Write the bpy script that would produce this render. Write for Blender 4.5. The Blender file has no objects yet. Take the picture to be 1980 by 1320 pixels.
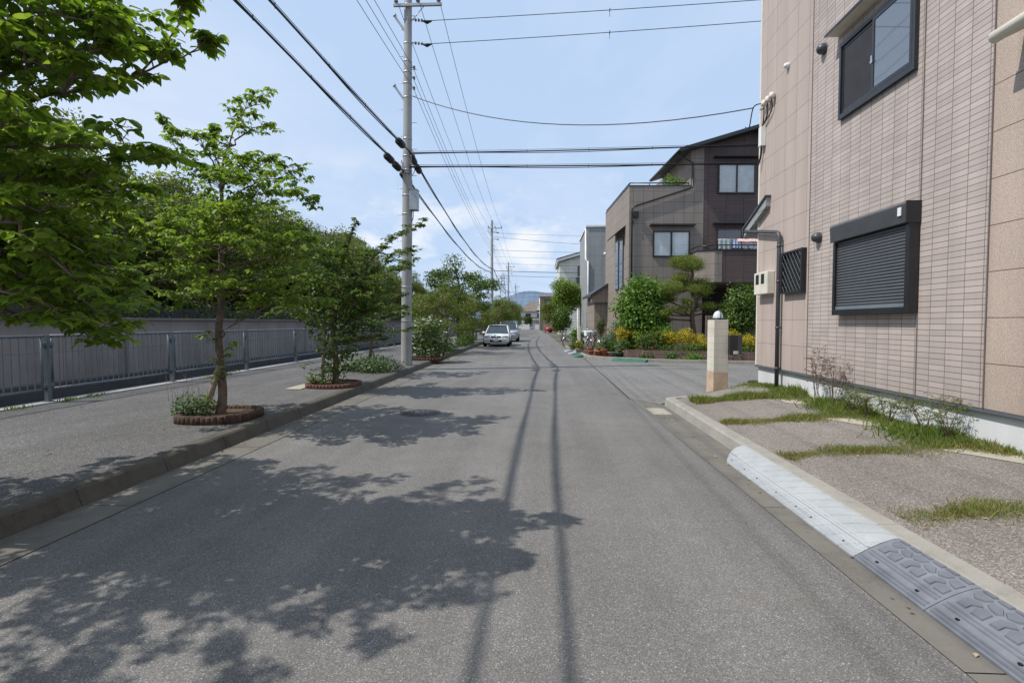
import bpy, bmesh, math, random
import numpy as np
from mathutils import Matrix, Vector
R = math.radians
SC = bpy.context.scene
COL = SC.collection
rng = random.Random(7)
nrng = np.random.default_rng(11)

# ------------------------------------------------------------------ camera
CAM_H = 1.54
FPX = 977.0
YAW = math.atan(57 / 977.0)
PIT = math.atan(36 / math.hypot(977, 57))
cd = bpy.data.cameras.new('camera')
cam = bpy.data.objects.new('camera', cd)
COL.objects.link(cam)
cam.location = (0, 0, CAM_H)
cam.rotation_euler = (math.pi / 2 - PIT, 0, YAW)
cd.sensor_width = 36.0
cd.lens = FPX / 1980 * 36.0
cd.clip_start = 0.05
cd.clip_end = 9000
SC.camera = cam
FW = np.array([-math.sin(YAW) * math.cos(PIT), math.cos(YAW) * math.cos(PIT), -math.sin(PIT)])
RT = np.array([math.cos(YAW), math.sin(YAW), 0.0])
UP = np.cross(RT, FW)


def at(px, py, Y):
    """World point seen at photo pixel (px, py) standing at distance Y up the street."""
    d = FW + RT * (px - 990) / FPX - UP * (py - 660) / FPX
    p = np.array([0, 0, CAM_H]) + d * (Y / d[1])
    return (float(p[0]), float(p[1]), float(p[2]))


# ------------------------------------------------------------------ node helpers
class G:
    def __init__(self, name):
        self.m = bpy.data.materials.new(name)
        self.m.use_nodes = True
        self.t = self.m.node_tree
        self.t.nodes.clear()
        self.out = self.t.nodes.new('ShaderNodeOutputMaterial')

    def n(self, typ, ins=None, **props):
        nd = self.t.nodes.new('ShaderNode' + typ)
        for k, v in props.items():
            setattr(nd, k, v)
        for k, v in (ins or {}).items():
            s = nd.inputs[k]
            if isinstance(v, bpy.types.NodeSocket):
                self.t.links.new(v, s)
            else:
                s.default_value = v
        return nd

    def pos(self, s=1.0):
        p = self.n('NewGeometry').outputs['Position']
        if s == 1.0:
            return p
        return self.n('VectorMath', {0: p, 1: (s, s, s) if not isinstance(s, tuple) else s}, operation='MULTIPLY').outputs[0]

    def noise(self, scale, detail=3, rough=.55, vec=None):
        return self.n('TexNoise', {'Vector': vec or self.pos(), 'Scale': scale, 'Detail': detail, 'Roughness': rough}).outputs['Fac']

    def ramp(self, fac, stops):
        nd = self.n('ValToRGB', {'Fac': fac})
        el = nd.color_ramp.elements
        while len(el) < len(stops):
            el.new(.5)
        for e, (p, c) in zip(el, stops):
            e.position = p
            e.color = tuple(c) + (1,) if len(c) == 3 else c
        return nd.outputs['Color']

    def mix(self, fac, a, b, blend='MIX'):
        nd = self.n('Mix', data_type='RGBA', blend_type=blend)
        for s, v in ((nd.inputs[0], fac), (nd.inputs[6], a), (nd.inputs[7], b)):
            if isinstance(v, bpy.types.NodeSocket):
                self.t.links.new(v, s)
            else:
                s.default_value = v if not isinstance(v, tuple) or len(v) == 4 else v + (1,)
        return nd.outputs[2]

    def math(self, op, a, b=0.0, c=0.0):
        return self.n('Math', {0: a, 1: b, 2: c}, operation=op).outputs[0]

    def rng(self, v, a, b, c, d):
        return self.n('MapRange', {0: v, 1: a, 2: b, 3: c, 4: d}).outputs[0]

    def bump(self, h, strength=.3, dist=.01, normal=None):
        ins = {'Height': h, 'Strength': strength, 'Distance': dist}
        if normal:
            ins['Normal'] = normal
        return self.n('Bump', ins).outputs[0]

    def done(self, shader):
        self.t.links.new(shader, self.out.inputs['Surface'])
        return self.m

    def pbr(self, col, rough=.7, spec=.4, metal=0.0, normal=None, **kw):
        ins = {'Base Color': col if isinstance(col, bpy.types.NodeSocket) else tuple(col) + (1,),
               'Roughness': rough, 'Specular IOR Level': spec, 'Metallic': metal}
        if normal:
            ins['Normal'] = normal
        ins.update(kw)
        return self.n('BsdfPrincipled', ins).outputs[0]


def skyglass(name, c, refl):
    g = G(name)
    d = g.pbr(c, .3, .3)
    gl = g.n('BsdfGlossy', {'Color': (.9, .95, 1, 1), 'Roughness': .03, 'Normal': g.bump(g.noise(.8, 2), .06, .03)}).outputs[0]
    return g.done(g.n('MixShader', {0: refl, 1: d, 2: gl}).outputs[0])


def plain(name, c, rough=.6, spec=.4, metal=0.0, var=.12, scale=4.0, bump=0.0, bscale=80.0, streak=False):
    g = G(name)
    vec = g.pos((1, 1, .15)) if streak else None
    f = g.noise(scale, 5, .6, vec)
    lo = tuple(x * (1 - var) for x in c)
    hi = tuple(min(1, x * (1 + var)) for x in c)
    col = g.ramp(f, [(.3, lo), (.7, hi)])
    nm = g.bump(g.noise(bscale, 2), .4, bump) if bump else None
    rr = g.rng(g.noise(scale * 2.3, 3), .3, .7, max(0, rough - .07), min(1, rough + .07))
    return g.done(g.pbr(col, rr, spec, metal, nm))


def leafmat(name, dark, light, trans=.35, rough=.5, hue=None):
    g = G(name)
    rnd = g.n('NewGeometry').outputs['Random Per Island']
    big = g.noise(1.1, 2)
    f = g.math('ADD', g.math('MULTIPLY', rnd, .65), g.math('MULTIPLY', big, .5))
    col = g.ramp(f, [(.15, dark), (.6, tuple((a + b) / 2 for a, b in zip(dark, light))), (.95, hue or light)])
    p = g.pbr(col, rough, .35)
    tcol = g.mix(1.0, col, (1.55, 1.6, .7), 'MULTIPLY')
    t = g.n('BsdfTranslucent', {'Color': tcol}).outputs[0]
    m = g.n('MixShader', {0: trans, 1: p, 2: t}).outputs[0]
    return g.done(m)


def asphalt(name, base, stone, scale=95.0, patch=.2, bstr=.5, light=.16, worn=None):
    g = G(name)
    v = g.n('TexVoronoi', {'Vector': g.pos((1, 1, 1)), 'Scale': scale, 'Randomness': 1.0})
    cell = g.n('SeparateColor', {0: v.outputs['Color']}).outputs[0]
    st = g.ramp(cell, [(0, tuple(x * .68 for x in base)), (.5, base), (.8, stone), (1.0 - .02, tuple(min(1, x * 1.38) for x in stone)), (1, (light * 2.2, light * 2.15, light * 2.0))])
    big = g.noise(.35, 5, .62)
    mid = g.noise(2.6, 4, .6)
    lane = g.noise(1.0, 4, .6, g.pos((1.5, .05, 1)))
    tone = g.math('ADD', g.rng(big, .3, .7, 1 - patch, 1 + patch), g.math('ADD', g.rng(mid, .3, .7, -.07, .07), g.rng(lane, .35, .65, -.10, .10)))
    c = g.mix(1.0, st, g.n('CombineColor', {0: tone, 1: tone, 2: tone}).outputs[0], 'MULTIPLY')
    if worn:   # faint brownish stains
        s = g.rng(g.noise(1.1, 5, .7), .6, .75, 0, .35)
        c = g.mix(s, c, worn)
    h = g.math('ADD', v.outputs['Distance'], g.math('MULTIPLY', g.noise(220, 2), .4))
    nm = g.bump(h, bstr, .004)
    return g.done(g.pbr(c, .88, .25, 0, nm))


def concrete(name, base, dark=.5, scale=1.0):
    g = G(name)
    a = g.noise(1.7 * scale, 6, .65)
    b = g.noise(60, 3, .6)
    c = g.noise(6 * scale, 4, .7, g.pos((1, 1, .25)))
    f = g.math('ADD', g.math('MULTIPLY', a, .5), g.math('ADD', g.math('MULTIPLY', b, .2), g.math('MULTIPLY', c, .3)))
    col = g.ramp(f, [(.3, tuple(x * dark for x in base)), (.5, base), (.7, tuple(min(1, x * 1.2) for x in base))])
    nm = g.bump(g.math('ADD', b, g.math('MULTIPLY', g.noise(250, 2), .6)), .5, .004)
    return g.done(g.pbr(col, .85, .25, 0, nm))


def cladding(name, base, joint, bw, rh, mortar, v0=0.0, u0=0.0, var=.06, bevel=.6, dist=.006, speck=0.0, grad=False, mix_scale=.6):
    g = G(name)
    sp = g.n('SeparateXYZ', {0: g.pos()})
    u = g.math('ADD', g.math('ADD', sp.outputs[0], sp.outputs[1]), u0)
    v = g.math('SUBTRACT', sp.outputs[2], v0)
    vec = g.n('CombineXYZ', {0: u, 1: v, 2: 0.0}).outputs[0]
    br = g.n('TexBrick', {'Vector': vec, 'Color1': tuple(x * (1 - var) for x in base) + (1,), 'Color2': tuple(min(1, x * (1 + var)) for x in base) + (1,),
                          'Mortar': tuple(joint) + (1,), 'Scale': 1.0, 'Mortar Size': mortar, 'Mortar Smooth': .1, 'Bias': 0.0,
                          'Brick Width': bw, 'Row Height': rh}, offset=0.0, squash=1.0)
    col = br.outputs['Color']
    weather = g.math('ADD', g.rng(g.noise(mix_scale, 5, .6, g.pos((1, 1, .4))), .3, .7, .90, 1.06), g.rng(g.noise(5.0, 5, .65, g.pos((1, 1, .05))), .3, .7, -.085, .07))
    weather = g.math('MULTIPLY', weather, g.rng(g.math('ADD', sp.outputs[2], g.noise(2.5, 4)), v0 + .35, v0 + 1.2, .90, 1.0))
    col = g.mix(1.0, col, g.n('CombineColor', {0: weather, 1: weather, 2: weather}).outputs[0], 'MULTIPLY')
    if speck:
        s = g.noise(95, 2, .7)
        sc = g.rng(s, .35, .65, 1 - speck, 1 + speck)
        col = g.mix(1.0, col, g.n('CombineColor', {0: sc, 1: sc, 2: sc}).outputs[0], 'MULTIPLY')
    h = g.math('MULTIPLY', br.outputs['Fac'], -1.0)
    h = g.math('ADD', h, g.math('MULTIPLY', g.noise(120, 2), .12 + speck))
    nm = g.bump(h, bevel, dist)
    return g.done(g.pbr(col, .72, .3, 0, nm))


def glassmat(name, tint=(.88, .90, .90), refl=.05):
    g = G(name)
    tr = g.n('BsdfTransparent', {'Color': tint + (1,)}).outputs[0]
    gl = g.n('BsdfGlossy', {'Color': (.95, .97, 1, 1), 'Roughness': .02}).outputs[0]
    fr = g.n('Fresnel', {'IOR': 1.5}).outputs[0]
    f = g.math('ADD', fr, refl)
    return g.done(g.n('MixShader', {0: f, 1: tr, 2: gl}).outputs[0])


def darkglass(name, c=(.012, .016, .02), rough=.04):
    g = G(name)
    wob = g.bump(g.noise(1.5, 2), .05, .02)
    return g.done(g.pbr(c, rough, .9, 0, wob))


M = {}
M['asphalt'] = asphalt('road_asphalt', (.150, .143, .134), (.188, .180, .169), 200, .14, .35, .2, (.125, .105, .085))
M['side_asphalt'] = asphalt('side_street_asphalt', (.165, .157, .147), (.22, .212, .198), 170, .10, .35, .18)
M['sidewalk'] = asphalt('sidewalk_asphalt', (.100, .096, .092), (.158, .151, .145), 130, .2, .6, .2, (.10, .085, .07))
M['pad'] = asphalt('washed_aggregate', (.190, .168, .147), (.265, .238, .212), 135, .2, .5, .2, (.12, .105, .085))
M['kerb'] = concrete('kerb_concrete_shaded', (.105, .096, .078), .40, 1.6)  # left kerb: shade on its face is put into this darker copy
M['kerbr'] = concrete('kerb_concrete_sunny', (.30, .285, .25), .6, 1.6)  # lighter, sunlit copy of the kerb concrete
M['gutter'] = concrete('gutter_concrete', (.160, .149, .129), .55)
M['conc'] = concrete('plain_concrete', (.36, .35, .33), .7)
M['pale_conc'] = concrete('pale_concrete', (.40, .36, .29), .6)
M['found'] = plain('foundation_render', (.60, .61, .61), .8, .2, 0, .10, 1.5, .003, 60, True)
M['retain'] = None
M['footing'] = concrete('dark_footing_concrete', (.10, .10, .105), .5)
M['pillar'] = cladding('cream_pillar_tile', (.66, .62, .52), (.50, .46, .38), .6, .152, .004, .50, .1, .02, .4, .003)
M['sealant'] = plain('sealant', (.17, .14, .13), .8, .2)
M['joint'] = plain('joint_dirt', (.03, .028, .025), .95, .1)
M['soil'] = plain('soil', (.11, .075, .05), .95, .1, 0, .4, 9, .02, 30)
M['ground'] = plain('ground_earth', (.12, .11, .085), .95, .1, 0, .3, .2, .01, 20)
M['tile'] = cladding('mauve_wall_tile', (.455, .388, .352), (.15, .125, .115), .2275, .065, .0036, .68, .0, .085, .8, .006)
M['panel'] = cladding('beige_wall_panel', (.465, .383, .338), (.20, .165, .145), .40, .455, .004, .68, .35, .03, .5, .004, .07)
M['panel_near'] = cladding('speckled_beige_panel', (.455, .365, .305), (.14, .105, .09), 3.03, .455, .005, .68, 1.6, .02, .6, .005, .26)
M['h2panel'] = cladding('brown_wall_panel', (.285, .24, .205), (.10, .085, .078), .52, .52, .008, .1, .2, .03, .5, .004, .04)
M['h2tile'] = cladding('dark_red_wall_tile', (.135, .098, .092), (.05, .036, .034), .9, .105, .012, 0, 0, .08, .6, .006)
M['h3panel'] = cladding('grey_wall_panel', (.30, .312, .308), (.20, .21, .21), .9, .75, .012, 0, .3, .03, .4, .004)
M['h4panel'] = cladding('cream_siding', (.66, .66, .58), (.45, .45, .40), 9, .4, .02, 0, 0, .02, .4, .004)
M['brick'] = cladding('garden_brick', (.135, .08, .066), (.17, .15, .135), .21, .075, .010, .0, 0, .25, .6, .006)
M['white'] = plain('white_paint', (.74, .74, .71), .5, .4)
M['cream'] = plain('cream_plaster', (.70, .66, .56), .75, .2, 0, .08, 3, .002, 90)
M['tan'] = plain('tan_plaster', (.52, .39, .28), .8, .2, 0, .15, 5, .002, 90)
M['black'] = plain('black_aluminium', (.018, .019, .021), .35, .5)
M['frame'] = plain('dark_bronze_frame', (.022, .024, .027), .3, .5)
M['graphite'] = plain('graphite_pipe', (.055, .058, .062), .4, .5)
M['shut'] = plain('charcoal_shutter', (.105, .111, .122), .38, .5, .3, .08, 8)
M['shutend'] = plain('shutter_end_bar', (.26, .29, .32), .35, .5, .4)
M['steelgrey'] = plain('galvanised_fence_paint', (.15, .172, .192), .45, .5, .25, .16, 6)
M['galv'] = plain('galvanised_steel', (.36, .37, .38), .42, .5, .6, .15, 12)
M['pole'] = concrete('pole_concrete', (.33, .326, .31), .7)
M['cable'] = plain('black_cable', (.012, .012, .013), .55, .4)
M['wire'] = plain('grey_wire', (.06, .065, .07), .5, .4)
M['porc'] = plain('brown_porcelain', (.19, .16, .15), .25, .5)
M['rampw'] = cladding('pale_ramp_plastic', (.385, .40, .405), (.25, .26, .265), .16, .078, .004, 0, .02, .03, .5, .003, .05, mix_scale=4.0)
M['rampw2'] = plain('pale_ramp_plastic_edge', (.39, .405, .41), .6, .3, 0, .08, 3, .001, 200)
M['rampb'] = plain('blue_grey_ramp_plastic', (.168, .176, .198), .55, .35, 0, .22, 6, .0015, 180)
M['rampb2'] = plain('blue_grey_ramp_block_shaded', (.136, .143, .162), .55, .35, 0, .22, 6, .0015, 180)  # darker than the plate: shading of the raised blocks put into the colour
M['rampg'] = plain('green_ramp_rubber', (.05, .14, .10), .7, .2, 0, .2, 5)
M['rampd'] = plain('grey_ramp_steel', (.34, .36, .38), .5, .4, .2)
M['hole'] = plain('dark_hole', (.02, .02, .02), .9, .1)
M['iron'] = plain('cast_iron', (.075, .07, .07), .55, .4, .3, .2, 20, .002, 120)
M['bark'] = plain('grey_brown_bark', (.15, .115, .09), .9, .15, 0, .35, 14, .012, 45)
M['bark_dark'] = plain('dark_bark', (.055, .042, .033), .95, .1, 0, .35, 10, .012, 40)
M['wood'] = plain('weathered_wood', (.30, .235, .18), .85, .15, 0, .2, 10, .003, 60)
M['brownblock'] = plain('brown_log_edging', (.082, .052, .040), .85, .2, 0, .4, 9, .004, 40)
M['redbrick'] = plain('red_brick_edging', (.145, .07, .055), .8, .2, 0, .3, 12, .004, 40)
M['terra'] = plain('terracotta', (.42, .16, .09), .75, .2, 0, .15, 8)
M['stonepot'] = plain('grey_stone_pot', (.33, .30, .26), .8, .2)
M['roof'] = plain('dark_roof', (.035, .037, .042), .5, .4)
M['rooftile'] = plain('brown_roof_tile', (.17, .145, .115), .8, .2, 0, .25, 1.2)
M['mauve'] = None
M['net'] = plain('dark_green_net', (.012, .055, .05), .9, .1, 0, .4, 3)
M['board'] = plain('grey_board', (.065, .06, .062), .9, .1, 0, .3, 2)
M['meter'] = plain('cream_meter_box', (.66, .62, .52), .5, .4)
M['lampglass'] = plain('milky_lamp_glass', (.62, .62, .66), .25, .5, 0, .1, 20)
M['glass'] = glassmat('window_glass')
M['dglass'] = darkglass('dark_window_glass', (.03, .036, .045))
M['skyglass'] = skyglass('reflecting_window_glass', (.05, .055, .06), .26)
M['carglass'] = darkglass('car_window_glass', (.03, .045, .05), .05)
M['screen'] = plain('insect_screen', (.045, .045, .05), .8, .2)
M['curtain'] = plain('pale_curtain', (.92, .94, .92), .9, .1)
M['interior'] = plain('dark_interior', (.02, .02, .022), .9, .1)
M['carwhite'] = plain('white_car_paint', (.84, .85, .86), .25, .6)
M['carsilver'] = plain('silver_car_paint', (.45, .46, .49), .28, .6, .4)
M['carred'] = plain('red_car_paint', (.55, .02, .03), .25, .6)
M['tyre'] = plain('rubber', (.016, .016, .016), .85, .2)
M['chrome'] = plain('bright_metal', (.65, .66, .67), .25, .5, .9)
M['headl'] = plain('headlight_lens', (.42, .45, .46), .12, .7)
M['amber'] = plain('amber_lens', (.6, .25, .04), .2, .6)
M['plate'] = plain('number_plate', (.68, .70, .66), .5, .4)
M['cloth_w'] = plain('white_cloth', (.76, .77, .79), .9, .1)
M['cloth_b'] = plain('pale_blue_cloth', (.45, .52, .70), .9, .1)
M['cloth_p'] = plain('pink_floral_cloth', (.72, .45, .40), .9, .1, 0, .35, 14)
M['cloth_g'] = plain('grey_green_cloth', (.40, .47, .45), .9, .1)
M['hill'] = plain('hazy_forested_hill', (.135, .185, .245), 1.0, 0, 0, .16, .012)  # haze of distance is put into the bluish base colour
# leaves
M['lf_dog'] = leafmat('dogwood_leaf', (.080, .138, .021), (.205, .295, .052), .52, .45, (.255, .33, .07))
M['lf_near'] = leafmat('near_dogwood_leaf', (.075, .130, .019), (.205, .300, .050), .58, .42, (.25, .33, .065))
M['lf_dense'] = leafmat('dense_dark_leaf', (.036, .070, .016), (.125, .19, .038), .42, .42, (.16, .21, .05))
M['lf_park'] = leafmat('park_leaf', (.055, .085, .017), (.185, .225, .045), .4, .5, (.22, .22, .06))
M['lf_park2'] = leafmat('park_leaf_yellow', (.075, .10, .015), (.20, .225, .036), .35, .5, (.28, .26, .06))
M['lf_park3'] = leafmat('park_leaf_deep', (.026, .050, .012), (.088, .130, .028), .28, .5, (.13, .16, .04))
M['lf_bright'] = leafmat('bright_garden_leaf', (.060, .135, .018), (.155, .27, .042), .36, .42, (.21, .32, .06))
M['lf_pine'] = leafmat('pine_needle', (.085, .12, .018), (.20, .25, .038), .25, .55, (.27, .31, .055))
M['lf_gold'] = leafmat('golden_leaf', (.28, .24, .015), (.52, .42, .03), .3, .5, (.60, .47, .04))
M['lf_box'] = leafmat('hedge_leaf', (.040, .085, .014), (.115, .185, .03), .3, .45)
M['lf_lav'] = leafmat('grey_green_leaf', (.075, .12, .055), (.16, .23, .11), .25, .6)
M['grass'] = leafmat('grass_blade', (.085, .145, .025), (.19, .26, .055), .4, .6, (.28, .28, .09))
M['grassdry'] = leafmat('dry_grass_blade', (.13, .125, .035), (.27, .235, .08), .3, .7, (.36, .29, .13))
M['lf_red'] = leafmat('reddish_leaf', (.12, .055, .025), (.25, .12, .06), .3, .6, (.15, .16, .04))
M['fl_white'] = plain('white_petal', (.80, .80, .74), .8, .1)
M['fl_pink'] = plain('pink_petal', (.62, .06, .17), .7, .1)
M['fl_orange'] = plain('orange_petal', (.72, .17, .03), .7, .1)
M['fl_yellow'] = plain('yellow_petal', (.75, .58, .06), .7, .1)
M['fl_violet'] = plain('violet_petal', (.33, .24, .45), .7, .1)
M['litter'] = leafmat('dry_leaf', (.17, .10, .045), (.38, .26, .13), .1, .8, (.55, .47, .33))


def retain_mat():
    g = G('mauve_concrete_wall')
    sp = g.n('SeparateXYZ', {0: g.pos()})
    a = g.noise(.9, 6, .65)
    st = g.noise(2.2, 5, .7, g.pos((1, 1, .08)))
    f = g.math('ADD', g.math('MULTIPLY', a, .5), g.math('MULTIPLY', st, .5))
    col = g.ramp(f, [(.3, (.17, .15, .143)), (.52, (.30, .265, .252)), (.7, (.36, .325, .308))])
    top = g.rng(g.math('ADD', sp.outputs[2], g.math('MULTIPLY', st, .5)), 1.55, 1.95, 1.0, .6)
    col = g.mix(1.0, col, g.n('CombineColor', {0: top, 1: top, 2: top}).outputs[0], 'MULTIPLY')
    u = g.math('FRACT', g.math('DIVIDE', sp.outputs[1], 1.5))
    j = g.math('LESS_THAN', g.math('ABSOLUTE', g.math('SUBTRACT', u, .5)), .006)
    v = g.math('LESS_THAN', g.math('ABSOLUTE', g.math('SUBTRACT', sp.outputs[2], .95)), .006)
    jj = g.math('MAXIMUM', j, v)
    col = g.mix(g.math('MULTIPLY', jj, .6), col, (.12, .10, .10))
    return g.done(g.pbr(col, .88, .2, 0, g.bump(g.noise(70, 3), .3, .004)))


M['retain'] = retain_mat()


# ------------------------------------------------------------------ mesh builder
class MB:
    def __init__(self):
        self.v, self.f, self.mi, self.sm = [], [], [], []

    def add(self, vs, fs, mat=0, smooth=False):
        o = len(self.v)
        self.v += [tuple(map(float, p)) for p in vs]
        self.f += [tuple(i + o for i in q) for q in fs]
        self.mi += [mat] * len(fs)
        self.sm += [smooth] * len(fs)
        return self

    def box(self, x0, y0, z0, x1, y1, z1, mat=0):
        vs = [(x, y, z) for z in (z0, z1) for y in (y0, y1) for x in (x0, x1)]
        return self.add(vs, [(0, 2, 3, 1), (4, 5, 7, 6), (0, 1, 5, 4), (2, 6, 7, 3), (0, 4, 6, 2), (1, 3, 7, 5)], mat)

    def obox(self, c, s, rz=0.0, rx=0.0, ry=0.0, mat=0):
        m = Matrix.Rotation(rz, 3, 'Z') @ Matrix.Rotation(ry, 3, 'Y') @ Matrix.Rotation(rx, 3, 'X')
        vs = [Vector(c) + m @ Vector((x * s[0] / 2, y * s[1] / 2, z * s[2] / 2)) for z in (-1, 1) for y in (-1, 1) for x in (-1, 1)]
        return self.add(vs, [(0, 2, 3, 1), (4, 5, 7, 6), (0, 1, 5, 4), (2, 6, 7, 3), (0, 4, 6, 2), (1, 3, 7, 5)], mat)

    def tube(self, pts, r, n=8, mat=0, caps=True, smooth=True):
        P = [Vector(p) for p in pts]
        rs = list(r) if isinstance(r, (list, tuple)) else [r] * len(P)
        vs, fs = [], []
        ref = None
        for i, p in enumerate(P):
            d = (P[min(i + 1, len(P) - 1)] - P[max(i - 1, 0)])
            if d.length < 1e-9:
                d = Vector((0, 0, 1))
            d.normalize()
            if ref is None:
                a = Vector((0, 0, 1)) if abs(d.z) < .9 else Vector((1, 0, 0))
                ref = d.cross(a).normalized()
            else:
                ref = ref - d * ref.dot(d)
                if ref.length < 1e-6:
                    ref = d.orthogonal()
                ref.normalize()
            b = d.cross(ref)
            for k in range(n):
                a = 2 * math.pi * k / n
                vs.append(p + (ref * math.cos(a) + b * math.sin(a)) * rs[i])
        for i in range(len(P) - 1):
            for k in range(n):
                fs.append((i * n + k, i * n + (k + 1) % n, (i + 1) * n + (k + 1) % n, (i + 1) * n + k))
        self.add(vs, fs, mat, smooth)
        if caps:
            o = len(self.v) - len(vs)
            self.f.append(tuple(o + k for k in range(n))[::-1]); self.mi.append(mat); self.sm.append(False)
            self.f.append(tuple(o + (len(P) - 1) * n + k for k in range(n))); self.mi.append(mat); self.sm.append(False)
        return self

    def lathe(self, prof, c=(0, 0, 0), n=20, mat=0, axis='z', smooth=True):
        vs, fs = [], []
        for r, h in prof:
            for k in range(n):
                a = 2 * math.pi * k / n
                x, y = r * math.cos(a), r * math.sin(a)
                p = (x, y, h) if axis == 'z' else ((h, x, y) if axis == 'x' else (x, h, y))
                vs.append((c[0] + p[0], c[1] + p[1], c[2] + p[2]))
        for i in range(len(prof) - 1):
            for k in range(n):
                fs.append((i * n + k, i * n + (k + 1) % n, (i + 1) * n + (k + 1) % n, (i + 1) * n + k))
        fs.append(tuple(range(n))[::-1])
        fs.append(tuple((len(prof) - 1) * n + k for k in range(n)))
        return self.add(vs, fs, mat, smooth)

    def sphere(self, c, r, nu=12, nv=8, mat=0, zmin=-1.0):
        prof = []
        for i in range(nv + 1):
            t = zmin + (1 - zmin) * i / nv
            t = max(-1, min(1, t))
            rr = math.sqrt(max(0.0004, 1 - t * t))
            prof.append((rr, t))
        rx, ry, rz = r if isinstance(r, tuple) else (r, r, r)
        vs, fs = [], []
        for rr, t in prof:
            for k in range(nu):
                a = 2 * math.pi * k / nu
                vs.append((c[0] + rx * rr * math.cos(a), c[1] + ry * rr * math.sin(a), c[2] + rz * t))
        for i in range(nv):
            for k in range(nu):
                fs.append((i * nu + k, i * nu + (k + 1) % nu, (i + 1) * nu + (k + 1) % nu, (i + 1) * nu + k))
        fs.append(tuple(range(nu))[::-1]); fs.append(tuple(nv * nu + k for k in range(nu)))
        return self.add(vs, fs, mat, True)

    def quad(self, pts, mat=0):
        return self.add(pts, [tuple(range(len(pts)))], mat)

    def prism(self, poly, axis, a0, a1, mat=0):
        n = len(poly)
        def w(p, a):
            return (a, p[0], p[1]) if axis == 'x' else ((p[0], a, p[1]) if axis == 'y' else (p[0], p[1], a))
        vs = [w(p, a0) for p in poly] + [w(p, a1) for p in poly]
        fs = [tuple(range(n))[::-1], tuple(range(n, 2 * n))]
        fs += [(i, (i + 1) % n, n + (i + 1) % n, n + i) for i in range(n)]
        return self.add(vs, fs, mat)

    def build(self, name, mats, parent=None, label=None, bevel=0.0, recalc=True):
        if not isinstance(mats, (list, tuple)):
            mats = [mats]
        off = Vector((0, 0, 0))
        p = parent
        while p is not None:
            off += p.location
            p = p.parent
        me = bpy.data.meshes.new(name)
        me.from_pydata([(a - off.x, b - off.y, c - off.z) for a, b, c in self.v], [], self.f)
        for m in mats:
            me.materials.append(M[m] if isinstance(m, str) else m)
        me.polygons.foreach_set('material_index', self.mi)
        me.polygons.foreach_set('use_smooth', self.sm)
        if recalc:
            bm = bmesh.new(); bm.from_mesh(me)
            bmesh.ops.recalc_face_normals(bm, faces=bm.faces)
            bm.to_mesh(me); bm.free()
        me.update()
        o = bpy.data.objects.new(name, me)
        COL.objects.link(o)
        if parent:
            o.parent = parent
        if label:
            o['label'] = label
        if bevel:
            b = o.modifiers.new('bevel', 'BEVEL')
            b.width = bevel; b.segments = 2; b.limit_method = 'ANGLE'; b.angle_limit = R(50)
        return o


def tag(o, label, cat, group=None, kind=None):
    o['label'] = label
    o['category'] = cat
    if group:
        o['group'] = group
    if kind:
        o['kind'] = kind
    return o


def structure(o):
    o['kind'] = 'structure'
    return o


def thing(name, label, cat, loc=(0, 0, 0), group=None):
    o = bpy.data.objects.new(name, None)
    o.empty_display_size = .2
    COL.objects.link(o)
    o.location = loc
    return tag(o, label, cat, group)


def dup(root, loc, rz=0.0, label=None, group=None, scale=None):
    r = root.copy(); COL.objects.link(r)
    r.location = loc; r.rotation_euler = (0, 0, rz)
    if scale:
        r.scale = (scale, scale, scale) if not isinstance(scale, tuple) else scale
    if label: r['label'] = label
    if group: r['group'] = group
    for ch in list(root.children):
        c = ch.copy(); COL.objects.link(c); c.parent = r
        for g in list(ch.children):
            d = g.copy(); COL.objects.link(d); d.parent = c
    return r


# ------------------------------------------------------------------ leaves
T_OVAL = (np.array([(0, 0, 0), (.3, .36, .06), (.3, 0, 0), (.3, -.36, .06), (.68, .33, .02), (.68, 0, -.05), (.68, -.33, .02), (1.0, 0, -.2)], float),
          [(0, 2, 1), (0, 3, 2), (1, 2, 5, 4), (2, 3, 6, 5), (4, 5, 7), (5, 6, 7)])
_w = [(.16, .2), (.40, .31), (.66, .27), (.87, .13)]
T_LEAF = (np.array([(0, 0, 0)] + [p for t_, w_ in _w for p in ((t_, w_, .07 * (1 - t_)), (t_, 0, -.12 * t_ * t_), (t_, -w_, .07 * (1 - t_)))] + [(1, 0, -.2)], float),
          [(0, 2, 1), (0, 3, 2)] + [q for i in range(3) for q in ((1 + 3 * i, 2 + 3 * i, 5 + 3 * i, 4 + 3 * i), (2 + 3 * i, 3 + 3 * i, 6 + 3 * i, 5 + 3 * i))] + [(10, 11, 13), (11, 12, 13)])
T_RHOM = (np.array([(0, 0, 0), (.45, .33, .05), (1, 0, -.1), (.45, -.33, .05)], float), [(0, 2, 1), (0, 3, 2)])
T_NEED = (np.array([(0, -.06, 0), (0, .06, 0), (1, 0, 0)], float), [(0, 1, 2)])


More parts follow.
